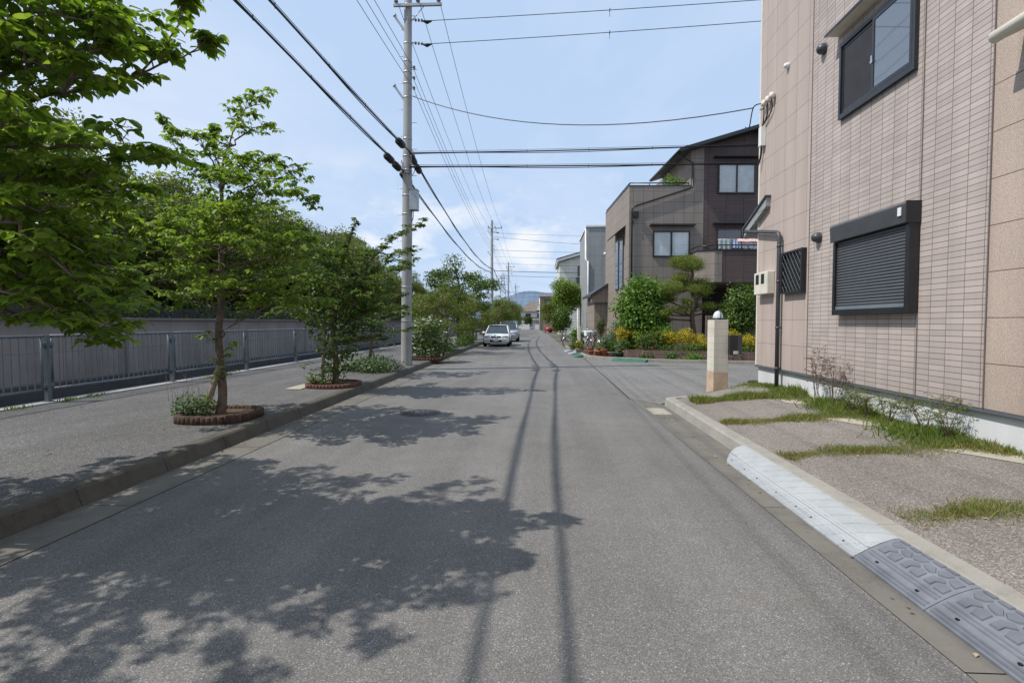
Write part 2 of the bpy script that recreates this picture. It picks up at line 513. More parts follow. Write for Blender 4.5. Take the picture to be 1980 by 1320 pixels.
def leaf_mesh(name, P, D, N, L, tmpl, mat, parent=None, W=1.0):
    P = np.asarray(P, float).reshape(-1, 3); D = np.asarray(D, float).reshape(-1, 3); N = np.asarray(N, float).reshape(-1, 3)
    L = np.broadcast_to(np.asarray(L, float), (len(P),))
    off = np.zeros(3)
    p = parent
    while p is not None:
        off += np.array(p.location); p = p.parent
    P = P - off
    D = D / (np.linalg.norm(D, axis=1, keepdims=True) + 1e-9)
    S = np.cross(N, D); S /= (np.linalg.norm(S, axis=1, keepdims=True) + 1e-9)
    U = np.cross(D, S)
    tv, tf = tmpl
    V = (P[:, None, :] + L[:, None, None] * (D[:, None, :] * tv[None, :, 0:1] + S[:, None, :] * tv[None, :, 1:2] * W + U[:, None, :] * tv[None, :, 2:3]))
    n, k = len(P), len(tv)
    me = bpy.data.meshes.new(name)
    me.vertices.add(n * k)
    me.vertices.foreach_set('co', V.reshape(-1).astype(np.float32))
    li = np.concatenate([np.array(f) for f in tf])
    sizes = np.array([len(f) for f in tf])
    loops = (np.arange(n)[:, None] * k + li[None, :]).reshape(-1)
    tot = np.tile(sizes, n)
    st = np.concatenate([[0], np.cumsum(tot)[:-1]])
    me.loops.add(len(loops)); me.loops.foreach_set('vertex_index', loops.astype(np.int32))
    me.polygons.add(len(tot)); me.polygons.foreach_set('loop_start', st.astype(np.int32)); me.polygons.foreach_set('loop_total', tot.astype(np.int32))
    me.materials.append(M[mat])
    me.update(calc_edges=True)
    o = bpy.data.objects.new(name, me)
    COL.objects.link(o)
    if parent:
        o.parent = parent
    return o


def unit(n):
    a = nrng.normal(size=(n, 3))
    return a / np.linalg.norm(a, axis=1, keepdims=True)


def clump_leaves(clumps, per_area, shell=.55, droop=.35, up=.5):
    """Leaves spread through the outer shell of ellipsoid clumps (c, r)."""
    Ps, Ds, Ns = [], [], []
    for c, r in clumps:
        r = np.array(r if isinstance(r, (tuple, list)) else (r, r, r), float)
        area = 4 * math.pi * (((r[0] * r[1]) ** 1.6 + (r[0] * r[2]) ** 1.6 + (r[1] * r[2]) ** 1.6) / 3) ** (1 / 1.6)
        n = max(6, int(area * per_area))
        u = unit(n)
        rad = shell + (1.08 - shell) * nrng.random((n, 1)) ** .7
        rad *= 1 + .16 * np.sin(u[:, 0:1] * 5.1 + c[0] * 3) * np.cos(u[:, 1:2] * 4.3 + c[1]) + .1 * np.sin(u[:, 2:3] * 7 + c[2])
        Ps.append(np.array(c) + u * r * rad)
        nn = u + np.array([0, 0, up]) + nrng.normal(size=(n, 3)) * .45
        d = u * .6 + nrng.normal(size=(n, 3)) * .7 - np.array([0, 0, droop])
        Ps_, Ds_, Ns_ = None, d, nn
        Ds.append(Ds_); Ns.append(Ns_)
    return np.concatenate(Ps), np.concatenate(Ds), np.concatenate(Ns)


# ------------------------------------------------------------------ ground, road, kerbs
def lx(x0, y):
    return x0 - .0125 * y


def strip(mb, xa, xb, ys, z, mat=0):
    """Flat strip along the street between edge functions xa(y), xb(y)."""
    vs = []
    for y in ys:
        vs += [(xa(y), y, z), (xb(y), y, z)]
    fs = [(2 * i, 2 * i + 1, 2 * i + 3, 2 * i + 2) for i in range(len(ys) - 1)]
    return mb.add(vs, fs, mat)


mb = MB()
prof = [(-3500, -.03), (-9.9, -.03), (-9.75, -.45), (-8.85, -.45), (-8.8, -.03), (3500, -.03)]
vs = []
for y in (-60, 130, 6000):
    vs += [(x, y, z) for x, z in prof]
fs = [(j * 6 + i, j * 6 + i + 1, j * 6 + i + 7, j * 6 + i + 6) for j in range(2) for i in range(5)]
mb.add(vs, fs)
structure(mb.build('ground', 'ground'))

RY = [(-8, 1.95), (10.25, 1.80), (21.9, 1.86), (26, 1.72), (32, 1.42), (60, 1.0), (80, .62), (116, -.3)]


def rx(y):
    for (a, xa), (b, xb) in zip(RY, RY[1:]):
        if y <= b:
            return xa + (xb - xa) * (y - a) / (b - a)
    return RY[-1][1]


road = MB()
strip(road, lambda y: lx(-3.40, y), rx, [-8, 10.25, 21.9, 26, 32, 60, 80, 116], 0)
road.add([(-45, 116, 0), (45, 116, 0), (45, 121, 0), (-45, 121, 0)], [(0, 1, 2, 3)])
structure(road.build('road', 'asphalt'))
side = MB()
side.add([(1.80, 10.25, 0), (2.20, 9.62, .0), (3.4, 10.9, 0), (5.2, 12.4, 0), (60, 12.4, 0), (60, 17.4, 0), (14, 17.9, 0), (9.0, 18.7, 0), (6.3, 19.4, 0), (4.2, 20.06, 0), (2.6, 21.2, 0), (1.86, 21.9, 0)],
         [tuple(range(12))])
structure(side.build('side_street', 'side_asphalt'))
sm = MB()
sm.add([(1.775, 10.25, .004), (1.80, 10.25, .004), (1.865, 21.9, .004), (1.84, 21.9, .004)], [(0, 1, 2, 3)])
sm.add([(1.80, 10.25, .004), (1.82, 10.27, .004), (2.22, 9.64, .004), (2.20, 9.62, .004)], [(0, 1, 2, 3)])
structure(sm.build('asphalt_seam', 'joint'))

gl = MB()
y = -8.0
while y < 116:
    y1 = min(116, y + (2.0 if y < 40 else 20))
    a, b = y + .004, y1 - .004
    gl.add([(lx(-3.79, a), a, .004), (lx(-3.38, a), a, .006), (lx(-3.38, b), b, .006), (lx(-3.79, b), b, .004)], [(0, 1, 2, 3)])
    y = y1
structure(gl.build('gutter', 'gutter'))

kb = MB()
y = -8.0
while y < 116:
    L = .998 if y < 30 else 12
    y1 = min(116, y + L)
    a, b = y + .003, y1 - .003
    sec = [(-3.79, -.02), (-3.85, .135), (-3.875, .155), (-4.02, .157), (-4.02, -.02)]
    vs = [(lx(x, a), a, z) for x, z in sec] + [(lx(x, b), b, z) for x, z in sec]
    kb.add(vs, [(i, (i + 1) % 5, 5 + (i + 1) % 5, 5 + i) for i in range(5)] + [(4, 3, 2, 1, 0), (5, 6, 7, 8, 9)])
    y = y1
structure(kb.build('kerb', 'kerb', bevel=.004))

sw = MB()
strip(sw, lambda y: -8.48, lambda y: lx(-4.02, y), [-8, 20, 60, 116], .150)
structure(sw.build('sidewalk', 'sidewalk'))
ed = MB()
ed.box(-8.80, -8, -.5, -8.48, 116, .165)
structure(ed.build('sidewalk_edge', 'conc', bevel=.01))

# right gutter and kerb
gr = MB()
y = -6.0
for y1 in (-4, -2, 0, 2.28, 4.28, 6.22, 8.2, 9.62):
    a, b = y + .004, y1 - .004
    gr.add([(rx(a), a, .004), (2.31, a, .006), (2.31, b, .006), (rx(b), b, .004)], [(0, 1, 2, 3)])
    y = y1
gr.add([(rx(9.62), 9.625, .004), (2.20, 9.625, .004), (1.81, 10.24, .004)], [(0, 1, 2)])
structure(gr.build('gutter', 'gutter'))
kr = MB()
y = -6.0
while y < 9.5:
    y1 = min(9.52, y + .6 if y >= 6.3 else y + 1.2)
    a, b = y + .003, y1 - .003
    sec = [(2.285, -.02), (2.315, .125), (2.34, .148), (2.475, .150), (2.475, -.02)]
    vs = [(x, a, z) for x, z in sec] + [(x, b, z) for x, z in sec]
    kr.add(vs, [(i, (i + 1) % 5, 5 + (i + 1) % 5, 5 + i) for i in range(5)] + [(4, 3, 2, 1, 0), (5, 6, 7, 8, 9)])
    y = y1
for (xa, ya), (xb, yb), za, zb in (((2.30, 9.53), (2.62, 10.02), .15, .10), ((2.63, 10.03), (3.2, 10.62), .10, .05), ((3.21, 10.63), (4.2, 11.55), .05, .03)):
    nx, ny = (yb - ya), -(xb - xa); l = math.hypot(nx, ny); nx, ny = nx / l * .16, ny / l * .16
    kr.add([(xa, ya, -.02), (xb, yb, -.02), (xb + nx, yb + ny, -.02), (xa + nx, ya + ny, -.02), (xa, ya, za), (xb, yb, zb), (xb + nx, yb + ny, zb), (xa + nx, ya + ny, za)],
           [(0, 1, 5, 4), (1, 2, 6, 5), (2, 3, 7, 6), (3, 0, 4, 7), (4, 5, 6, 7)])
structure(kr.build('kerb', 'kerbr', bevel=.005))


# parking apron in front of the right house
def padz(x, y):
    h = .145 + .085 * max(0, x - 2.475)
    d = ((x - 2.30) * .70 - (y - 9.50) * .71)       # distance from the slanted side-street edge
    if y > 9.0:
        h = min(h, .05 + .33 * max(0, d + .1))
    return h


pd = MB()
ys = [-6 + .5 * i for i in range(31)] + [9.3, 9.5, 9.8, 10.1, 10.4, 10.7]
nx = 12
vs = []
for y in ys:
    x0 = 2.475 if y <= 9.52 else 2.47 + (y - 9.52) * .95
    for i in range(nx + 1):
        x = x0 + (4.47 - x0) * i / nx
        vs.append((x, y, padz(x, y)))
fs = [(j * (nx + 1) + i, j * (nx + 1) + i + 1, (j + 1) * (nx + 1) + i + 1, (j + 1) * (nx + 1) + i) for j in range(len(ys) - 1) for i in range(nx)]
pd.add(vs, fs, 0)
base = len(vs)
ys2 = [10.7, 11.0, 11.3, 11.7, 12.1, 12.4]
vs = []
for y in ys2:
    x0 = 2.47 + (y - 9.52) * .95
    for i in range(7):
        x = x0 + (6.6 - x0) * i / 6
        vs.append((x, y, padz(x, y) if y < 12.3 else .02))
pd.add(vs, [(j * 7 + i, j * 7 + i + 1, (j + 1) * 7 + i + 1, (j + 1) * 7 + i) for j in range(5) for i in range(6)], 0)
structure(pd.build('parking_apron', 'pad'))
# pale worn concrete edge by the wall
pc = MB()
pts = [(3.95, 5.25), (4.25, 5.22), (4.46, 4.9), (4.46, 4.2), (4.40, 3.9), (4.32, 4.5), (4.12, 4.95)]
pc.add([(x, y, padz(x, y) + .006) for x, y in pts], [tuple(range(7))])
pts = [(3.75, 7.0), (4.05, 6.88), (4.2, 6.45), (4.12, 6.2), (3.95, 6.5)]
pc.add([(x, y, padz(x, y) + .006) for x, y in pts], [tuple(range(5))])
pts = [(3.9, 8.62), (4.15, 8.45), (4.2, 8.1), (4.1, 7.95), (3.9, 8.25)]
pc.add([(x, y, padz(x, y) + .006) for x, y in pts], [tuple(range(5))])
structure(pc.build('worn_concrete_patch', 'pale_conc'))


# grass bands between the slabs and along the wall
def grass(name, blades, mat, hmul=1.0):
    P, D, N, L = [], [], [], []
    for x, y, h in blades:
        P.append((x, y, padz(x, y) - .004))
        D.append((rng.gauss(0, .55), rng.gauss(0, .55), 1))
        N.append((rng.uniform(-1, 1), rng.uniform(-1, 1), .1))
        L.append(h * rng.uniform(.5, 1.25) * hmul)
    o = leaf_mesh(name, P, D, N, L, (np.array([(0, -.05, 0), (0, .05, 0), (.6, .035, .08), (.6, -.035, .08), (1, 0, .3)], float), [(0, 1, 2, 3), (3, 2, 4)]), mat)
    return o


green, dry = [], []
for yb, hh, dens, xs in ((8.98, .13, 3.2, 2.62), (7.12, .08, 2.9, 2.50), (5.42, .07, 3.0, 2.50), (3.78, .068, 2.8, 2.55), (2.1, .06, 1.5, 2.55), (10.15, .045, .5, 3.0)):
    for i in range(int(2300 * dens)):
        t = rng.random()
        x = xs + (4.45 - xs) * t
        w = .085 + .17 * max(0, t - .42) ** 1.0 + .03 * math.sin(x * 9 + yb)
        y = yb + rng.gauss(0, w) - .05 + .035 * math.sin(x * 5 + yb)
        if y > 9.3 and x < 2.5 + (y - 9.4): continue
        h = .88 * hh * (1 + 1.0 * max(0, t - .55)) * (.6 + .5 * (1 + math.sin(x * 7 + y * 3)) / 2)
        pdry = .32 + .4 * (1 - t) * (yb < 8.5) + .25 * (abs(y - yb) > w)
        (dry if rng.random() < pdry else green).append((x, y, h))
for i in range(13000):
    y = rng.uniform(4.9, 10.75) if rng.random() < .93 else rng.uniform(2.5, 4.9)
    wid = .11 + .22 * (.5 + .5 * math.sin(y * 3.85 - 1.3)) + (.14 if 5.3 < y < 9.4 else 0)
    x = 4.44 - abs(rng.gauss(0, wid * .62))
    if x < 3.0: continue
    h = .10 * (.45 + .8 * (.5 + .5 * math.sin(y * 2.9 + x * 4))) * (1.25 if 5.5 < y < 8 else .8)
    (dry if rng.random() < (.2 if y > 5.4 else .75) else green).append((x, y, h))
tag(grass('grass', green, 'grass'), 'green grass growing in the joints between the parking slabs', 'grass', kind='stuff')
tag(grass('dry_grass', dry, 'grassdry', .8), 'dry yellow grass edging the parking slabs and the wall foot', 'dry grass', kind='stuff')

# fallen leaves and grit in the gutters
P, D, N, L = [], [], [], []
for i in range(420):
    r = rng.random()
    if r < .5:
        y = rng.uniform(2.5, 22); x = lx(-3.77 + abs(rng.gauss(0, .07)), y); z = .012
    elif r < .6:
        y = rng.uniform(4, 12); x = rng.uniform(-8, -4.2); z = .155
    elif r < .8:
        y = 6.2 + abs(rng.gauss(0, .9)); x = lx(-4.15 - abs(rng.gauss(0, .35)), y); z = .158
    elif r < .93:
        x = rng.uniform(2.5, 4.3); y = rng.choice((8.8, 7.0, 5.28, 3.62)) + rng.gauss(0, .07); z = padz(x, y) + .008
    else:
        y = rng.uniform(2.2, 9); x = rng.uniform(1.95, 2.08); z = .012
    P.append((x, y, z)); a = rng.uniform(0, 6.28)
    D.append((math.cos(a), math.sin(a), rng.uniform(-.1, .3))); N.append((rng.gauss(0, .3), rng.gauss(0, .3), 1)); L.append(rng.uniform(.012, .045))
tag(leaf_mesh('leaf_litter', P, D, N, L, T_RHOM, 'litter'), 'dry fallen leaves scattered along the kerbs and slabs', 'leaf litter', kind='stuff')


# ------------------------------------------------------------------ access ramps at the right kerb
def ramp_pt(u, y, lift=0.0):
    """u 0 road edge .. 1 kerb edge; convex plastic plate."""
    x = 2.035 + .285 * u
    z = .018 + .128 * (1 - (1 - u) ** 1.45) * 1.0
    return (x, y, z + lift)


def ramp_plate(name, y0, y1, mat, round_end=False):
    m = MB()
    nu, nv = 12, 24
    vs = []
    for j in range(nv + 1):
        for i in range(nu + 1):
            u = i / nu
            yy = y0 + (y1 - y0) * j / nv
            if round_end:
                ymax = y1 - .42 * (1 - u) ** 2.6 * .6
                yy = y0 + (ymax - y0) * j / nv
            vs.append(ramp_pt(u, yy))
    k = len(vs)
    vs2 = vs + [(x, y, .006) for x, y, z in vs]
    fs = [(j * (nu + 1) + i, j * (nu + 1) + i + 1, (j + 1) * (nu + 1) + i + 1, (j + 1) * (nu + 1) + i) for j in range(nv) for i in range(nu)]
    rim = [i for i in range(nu + 1)] + [j * (nu + 1) + nu for j in range(1, nv + 1)] + [nv * (nu + 1) + i for i in range(nu - 1, -1, -1)] + [j * (nu + 1) for j in range(nv - 1, 0, -1)]
    fs += [(rim[a], rim[(a + 1) % len(rim)], k + rim[(a + 1) % len(rim)], k + rim[a]) for a in range(len(rim))]
    m.add(vs2, fs, 0, False)
    return m


def patch(m, poly, h, mat=0):
    """Raised block on the ramp surface from (u, y) polygon, with sloped sides."""
    cu = sum(p[0] for p in poly) / len(poly); cy = sum(p[1] for p in poly) / len(poly)
    n = len(poly)
    lo = [ramp_pt(u, y, -.001) for u, y in poly]
    hi = [ramp_pt(cu + (u - cu) * .91, cy + (y - cy) * .91, h) for u, y in poly]
    m.add(lo + hi, [(i, (i + 1) % n, n + (i + 1) % n, n + i) for i in range(n)] + [tuple(range(n, 2 * n))], mat)


def ridge(m, u, y0, y1, h=.004, w=.018, mat=0):
    a, b = u - w, u + w
    vs = []
    for y in (y0, y1):
        vs += [ramp_pt(a, y, 0), ramp_pt(u - w * .6, y, h), ramp_pt(u + w * .6, y, h), ramp_pt(b, y, 0)]
    m.add(vs, [(0, 1, 5, 4), (1, 2, 6, 5), (2, 3, 7, 6), (0, 3, 2, 1), (4, 5, 6, 7)], mat)


def bolts(par, ys, u=.16, r=.012):
    for y in ys:
        MB().lathe([(r, -.004), (r, 0), (r * .7, .0005)], ramp_pt(u, y, .0025), 10).build('bolt_hole', 'hole', par)


t = thing('kerb_ramp', 'long pale grey plastic ramp with a rounded far end along the right kerb', 'kerb ramp', (2.2, 4.6, 0), 'ramps along the right kerb')
m = ramp_plate('w', 3.37, 5.88, 0, True)
m.build('ramp_plate', 'rampw', t, bevel=0)
m = MB()
for u in (.08, .20, .28, .36, .44):
    ridge(m, u, 3.39, 5.60, .0035, .016)
m.build('ridge_strip', 'rampw2', t)
bolts(t, [3.55, 3.97, 4.2, 4.55, 4.95, 5.25, 5.6], .15, .008)

for k, (y1, lab) in enumerate(((3.362, 'blue grey tread patterned ramp plate touching the pale ramp'), (2.752, 'second blue grey ramp plate from the pale ramp, at the frame edge'), (2.142, 'nearest blue grey ramp plate, mostly out of frame'))):
    y0 = y1 - .605
    t = thing('kerb_ramp', lab, 'kerb ramp', (2.2, (y0 + y1) / 2, 0), 'ramps along the right kerb')
    ramp_plate('b', y0, y1, 0).build('ramp_plate', 'rampb', t)
    m = MB()
    for u in (.06, .13, .27, .34):
        ridge(m, u, y0 + .02, y1 - .02, .004, .022)
    S = .605
    blk = [  # (u, v) outlines of the tread blocks, v along the plate
        [(.40, .03), (.56, .03), (.60, .10), (.50, .17), (.40, .15)], [(.62, .03), (.80, .02), (.80, .14), (.70, .15), (.64, .10)],
        [(.42, .20), (.53, .20), (.62, .13), (.68, .19), (.60, .29), (.42, .29)], [(.73, .19), (.84, .17), (.86, .30), (.76, .33), (.68, .27)],
        [(.40, .34), (.58, .34), (.62, .41), (.52, .48), (.40, .46)], [(.63, .34), (.70, .31), (.80, .37), (.80, .46), (.70, .47), (.65, .41)],
        [(.42, .52), (.53, .52), (.62, .45), (.68, .51), (.60, .61), (.42, .61)], [(.73, .51), (.84, .48), (.86, .62), (.76, .65), (.68, .59)],
        [(.40, .66), (.58, .66), (.62, .73), (.52, .80), (.40, .78)], [(.63, .66), (.70, .63), (.80, .69), (.80, .78), (.70, .79), (.65, .73)],
        [(.42, .84), (.53, .84), (.62, .77), (.68, .83), (.60, .94), (.42, .94)], [(.73, .83), (.84, .80), (.86, .95), (.76, .96), (.68, .91)],
        [(.88, .04), (.97, .03), (.97, .15), (.89, .16)], [(.90, .20), (.97, .19), (.97, .32), (.91, .33)], [(.88, .36), (.97, .35), (.97, .47), (.89, .48)],
        [(.90, .52), (.97, .51), (.97, .64), (.91, .65)], [(.88, .68), (.97, .67), (.97, .79), (.89, .80)], [(.90, .84), (.97, .83), (.97, .95), (.91, .96)]]
    for b in blk:
        patch(m, [(u, y0 + .01 + v * (S - .02)) for u, v in b], .0085)
    m.build('tread_pattern', 'rampb2', t)
    bolts(t, [y0 + .13, y1 - .14], .2)

# drain cover let into the right gutter and the manhole in the road
t = thing('drain_cover', 'pale square drain cover set in the right gutter near the corner', 'drain cover', (2.03, 8.85, 0))
m = MB(); m.box(1.90, 8.55, .0, 2.17, 9.15, .012); m.build('lid', 'pale_conc', t, bevel=.003)
m = MB(); m.box(1.88, 8.53, .0, 2.19, 8.545, .010); m.box(1.88, 9.155, .0, 2.19, 9.17, .010); m.box(1.88, 8.545, 0, 1.892, 9.155, .01); m.box(2.178, 8.545, 0, 2.19, 9.155, .01)
m.build('frame', 'conc', t)
t = thing('manhole_cover', 'round cast iron manhole cover in the road beside the tree shadow', 'manhole cover', (-2.06, 8.5, 0))
m = MB(); m.lathe([(.345, 0), (.345, .006), (.315, .0065), (.315, .002)], (-2.06, 8.5, .001), 40); m.build('frame', 'iron', t)
m = MB(); m.lathe([(.305, 0), (.305, .006), (.0, .006)], (-2.06, 8.5, .001), 40)
for r in (.07, .13, .19, .25):
    n = int(r * 60)
    for k in range(n):
        a = 2 * math.pi * k / n + r
        m.obox((-2.06 + r * math.cos(a), 8.5 + r * math.sin(a), .009), (.03, .03, .006), a + .5)
m.build('lid', 'iron', t)


# ------------------------------------------------------------------ left side: fence, ditch wall, board fence and net
fx = -8.62
t = thing('guard_fence', 'blue grey steel railing with thin bars along the ditch edge', 'fence', (fx, 8.3, .15))
def fpanel():
    m = MB()
    w = 2.98
    m.tube([(0, .055, 1.145), (0, w - .055, 1.145)], .024, 8)
    m.tube([(0, .055, .22), (0, w - .055, .22)], .019, 8)
    for y in (.095, w - .095):
        m.tube([(0, y, .22), (0, y, 1.145)], .019, 8)
    n = 22
    for i in range(1, n):
        y = .095 + (w - .19) * i / n
        m.tube([(0, y, .22), (0, y, 1.145)], .011, 5, caps=False)
    for y in (.0, w):
        for z in (.28, 1.0):
            m.box(-.03, y - .03 if y else -.002, z - .03, .03, y + .1 if not y else y + .002, z + .03) if not y else m.box(-.03, w - .1, z - .03, .03, w + .002, z + .03)
    return m
def fpost():
    m = MB()
    m.box(-.035, -.035, 0, .035, .035, 1.16)
    for z in (.28, 1.0):
        m.box(-.045, -.05, z - .022, .045, .05, z + .022)
    m.box(-.06, -.06, -.0, .06, .06, .012)
    return m
p0, q0 = None, None
for k in range(-2, 18):
    y = 8.32 + 2.98 * k - 8.3
    if p0 is None:
        t.location = (0, 0, 0)
        p0 = fpanel().build('fence_panel', 'steelgrey', t); q0 = fpost().build('post', 'steelgrey', t)
        t.location = (fx, 8.3, .165)
        p, q = p0, q0
    else:
        p = p0.copy(); q = q0.copy(); COL.objects.link(p); COL.objects.link(q); p.parent = t; q.parent = t
    p.location = (0, y, 0); q.location = (0, y, 0)

t = thing('retaining_wall', 'mauve grey concrete retaining wall behind the ditch railing', 'wall', (-9.8, 10, 0))
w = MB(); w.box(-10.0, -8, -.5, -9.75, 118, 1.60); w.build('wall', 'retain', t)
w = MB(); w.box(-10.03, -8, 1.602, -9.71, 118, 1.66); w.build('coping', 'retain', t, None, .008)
w = MB(); w.box(-9.747, -8, -.5, -9.56, 118, .36); w.build('footing', 'footing', t, None, .01)
for k in range(12):
    yy = 2.3 + 9.0 * k
    w = MB(); w.box(-9.747, yy, .363, -9.66, yy + .32, 1.598); w.build('pier', 'retain', t)
b = MB()
for k in range(40):
    yy = -6 + 3.0 * k
    b.box(-12.05, yy + .01, -.03, -12.0, yy + 2.99, 2.02)
tag(b.build('board_fence', 'board'), 'dark grey board fence under the park trees behind the wall', 'fence')
t = thing('net_fence', 'tall dark green net fence standing among the park trunks', 'net fence', (-17.4, 20, 0))
for k in range(14):
    MB().tube([(-17.4, 2 + 5 * k, 0), (-17.4, 2 + 5 * k, 4.6)], .04, 6).build('post', 'graphite', t)
m = MB(); m.box(-17.42, 2, .2, -17.41, 67, 4.8); m.build('net', 'net', t)


# ------------------------------------------------------------------ trees
class Leaves:
    def __init__(self):
        self.P, self.D, self.N, self.L = [], [], [], []

    def put(self, p, d, n, l):
        self.P.append(tuple(p)); self.D.append(tuple(d)); self.N.append(tuple(n)); self.L.append(l)

    def whorl(self, p, k, L, droop=.3, spread=1.0):
        a0 = rng.uniform(0, 6.28)
        for i in range(k):
            a = a0 + 6.283 * i / k + rng.gauss(0, .3)
            d = Vector((math.cos(a) * spread, math.sin(a) * spread, -droop + rng.gauss(0, .22)))
            n = Vector((rng.gauss(0, .28), rng.gauss(0, .28), 1))
            q = Vector(p) + d.normalized() * L * rng.uniform(.05, .2)
            self.put(q, d, n, L * rng.uniform(.5, 1.22))


def polyline(pts, n):
    """Smooth resample (Catmull-Rom)."""
    P = [Vector(p) for p in pts]
    if len(P) == 2:
        return [P[0].lerp(P[1], i / n) for i in range(n + 1)]
    out = []
    segs = len(P) - 1
    for i in range(n + 1):
        t = i / n * segs
        k = min(int(t), segs - 1); f = t - k
        p0 = P[max(k - 1, 0)]; p1 = P[k]; p2 = P[k + 1]; p3 = P[min(k + 2, segs)]
        out.append(.5 * ((2 * p1) + (p2 - p0) * f + (2 * p0 - 5 * p1 + 4 * p2 - p3) * f * f + (3 * p1 - p0 - 3 * p2 + p3) * f ** 3))
    return out


def twig(wood, lv, p, d, length, L, depth, r, leafy=6, droop=.35, sub=.5):
    d = d.normalized()
    mid = p + d * length * .55 + Vector((0, 0, length * .05))
    d2 = (d + Vector((rng.gauss(0, .2), rng.gauss(0, .2), rng.uniform(.05, .35)))).normalized()
    end = mid + d2 * length * .45
    wood.tube([p, mid, end], [r, r * .75, r * .4], 4, caps=False)
    lv.whorl(end, leafy, L, droop)
    if length > .16:
        lv.whorl(mid, max(2, leafy // 2), L * .9, droop)
    if depth > 0:
        for q, f in ((p.lerp(mid, .6), 1), (mid, -1), (mid.lerp(end, .5), 1)):
            if rng.random() < .85:
                side = Vector((-d.y, d.x, 0)) * f
                dd = d * .6 + side * rng.uniform(.5, 1.0) + Vector((0, 0, rng.uniform(-.05, .35)))
                twig(wood, lv, q, dd, length * rng.uniform(.4, .65), L, depth - 1, r * .6, leafy, droop)


def limb(wood, lv, pts, r0, L, tl=.35, step=.13, start=.22, leafy=6, depth=1, droop=.35, n=14, jit=.02, dens=1.0):
    pl = polyline(pts, n)
    pl = [p + Vector((rng.gauss(0, jit), rng.gauss(0, jit), rng.gauss(0, jit))) * (i > 0) for i, p in enumerate(pl)]
    N = len(pl)
    wood.tube(pl, [max(.003, r0 * (1 - .85 * i / (N - 1))) for i in range(N)], 6, caps=False)
    total = sum((pl[i + 1] - pl[i]).length for i in range(N - 1))
    s, acc, side = total * start, 0.0, 1
    for i in range(N - 1):
        seg = pl[i + 1] - pl[i]
        while s < acc + seg.length:
            f = (s - acc) / max(seg.length, 1e-6)
            p = pl[i].lerp(pl[i + 1], f)
            d = seg.normalized()
            sd = Vector((-d.y, d.x, 0)) * side
            if rng.random() < dens:
                dd = d * rng.uniform(.35, .9) + sd * rng.uniform(.5, 1.1) + Vector((0, 0, rng.uniform(-.15, .65)))
                twig(wood, lv, p, dd, tl * (1 - .5 * s / total) * rng.uniform(.6, 1.25), L, depth, max(.003, r0 * .3), leafy, droop)
            side = -side
            s += step * rng.uniform(.6, 1.4)
        acc += seg.length
    lv.whorl(pl[-1], leafy + 1, L, droop)
    twig(wood, lv, pl[-2], pl[-1] - pl[-3], tl * .6, L, depth, .004, leafy, droop)


def finish_tree(t, wood, lv, bark, leaf, tmpl=T_LEAF, W=1.0):
    wood.build('trunk', bark, t, recalc=False)
    leaf_mesh('crown', lv.P, lv.D, lv.N, lv.L, tmpl, leaf, t, W)


def auto_limb(base, az, length, rise, curl=0.0):
    b = Vector(base)
    pts = [b]
    for f in (.33, .66, 1.0):
        a = az + curl * f
        pts.append(b + Vector((math.cos(a) * length * f, math.sin(a) * length * f, rise * (f - .25 * f * f))))
    return pts


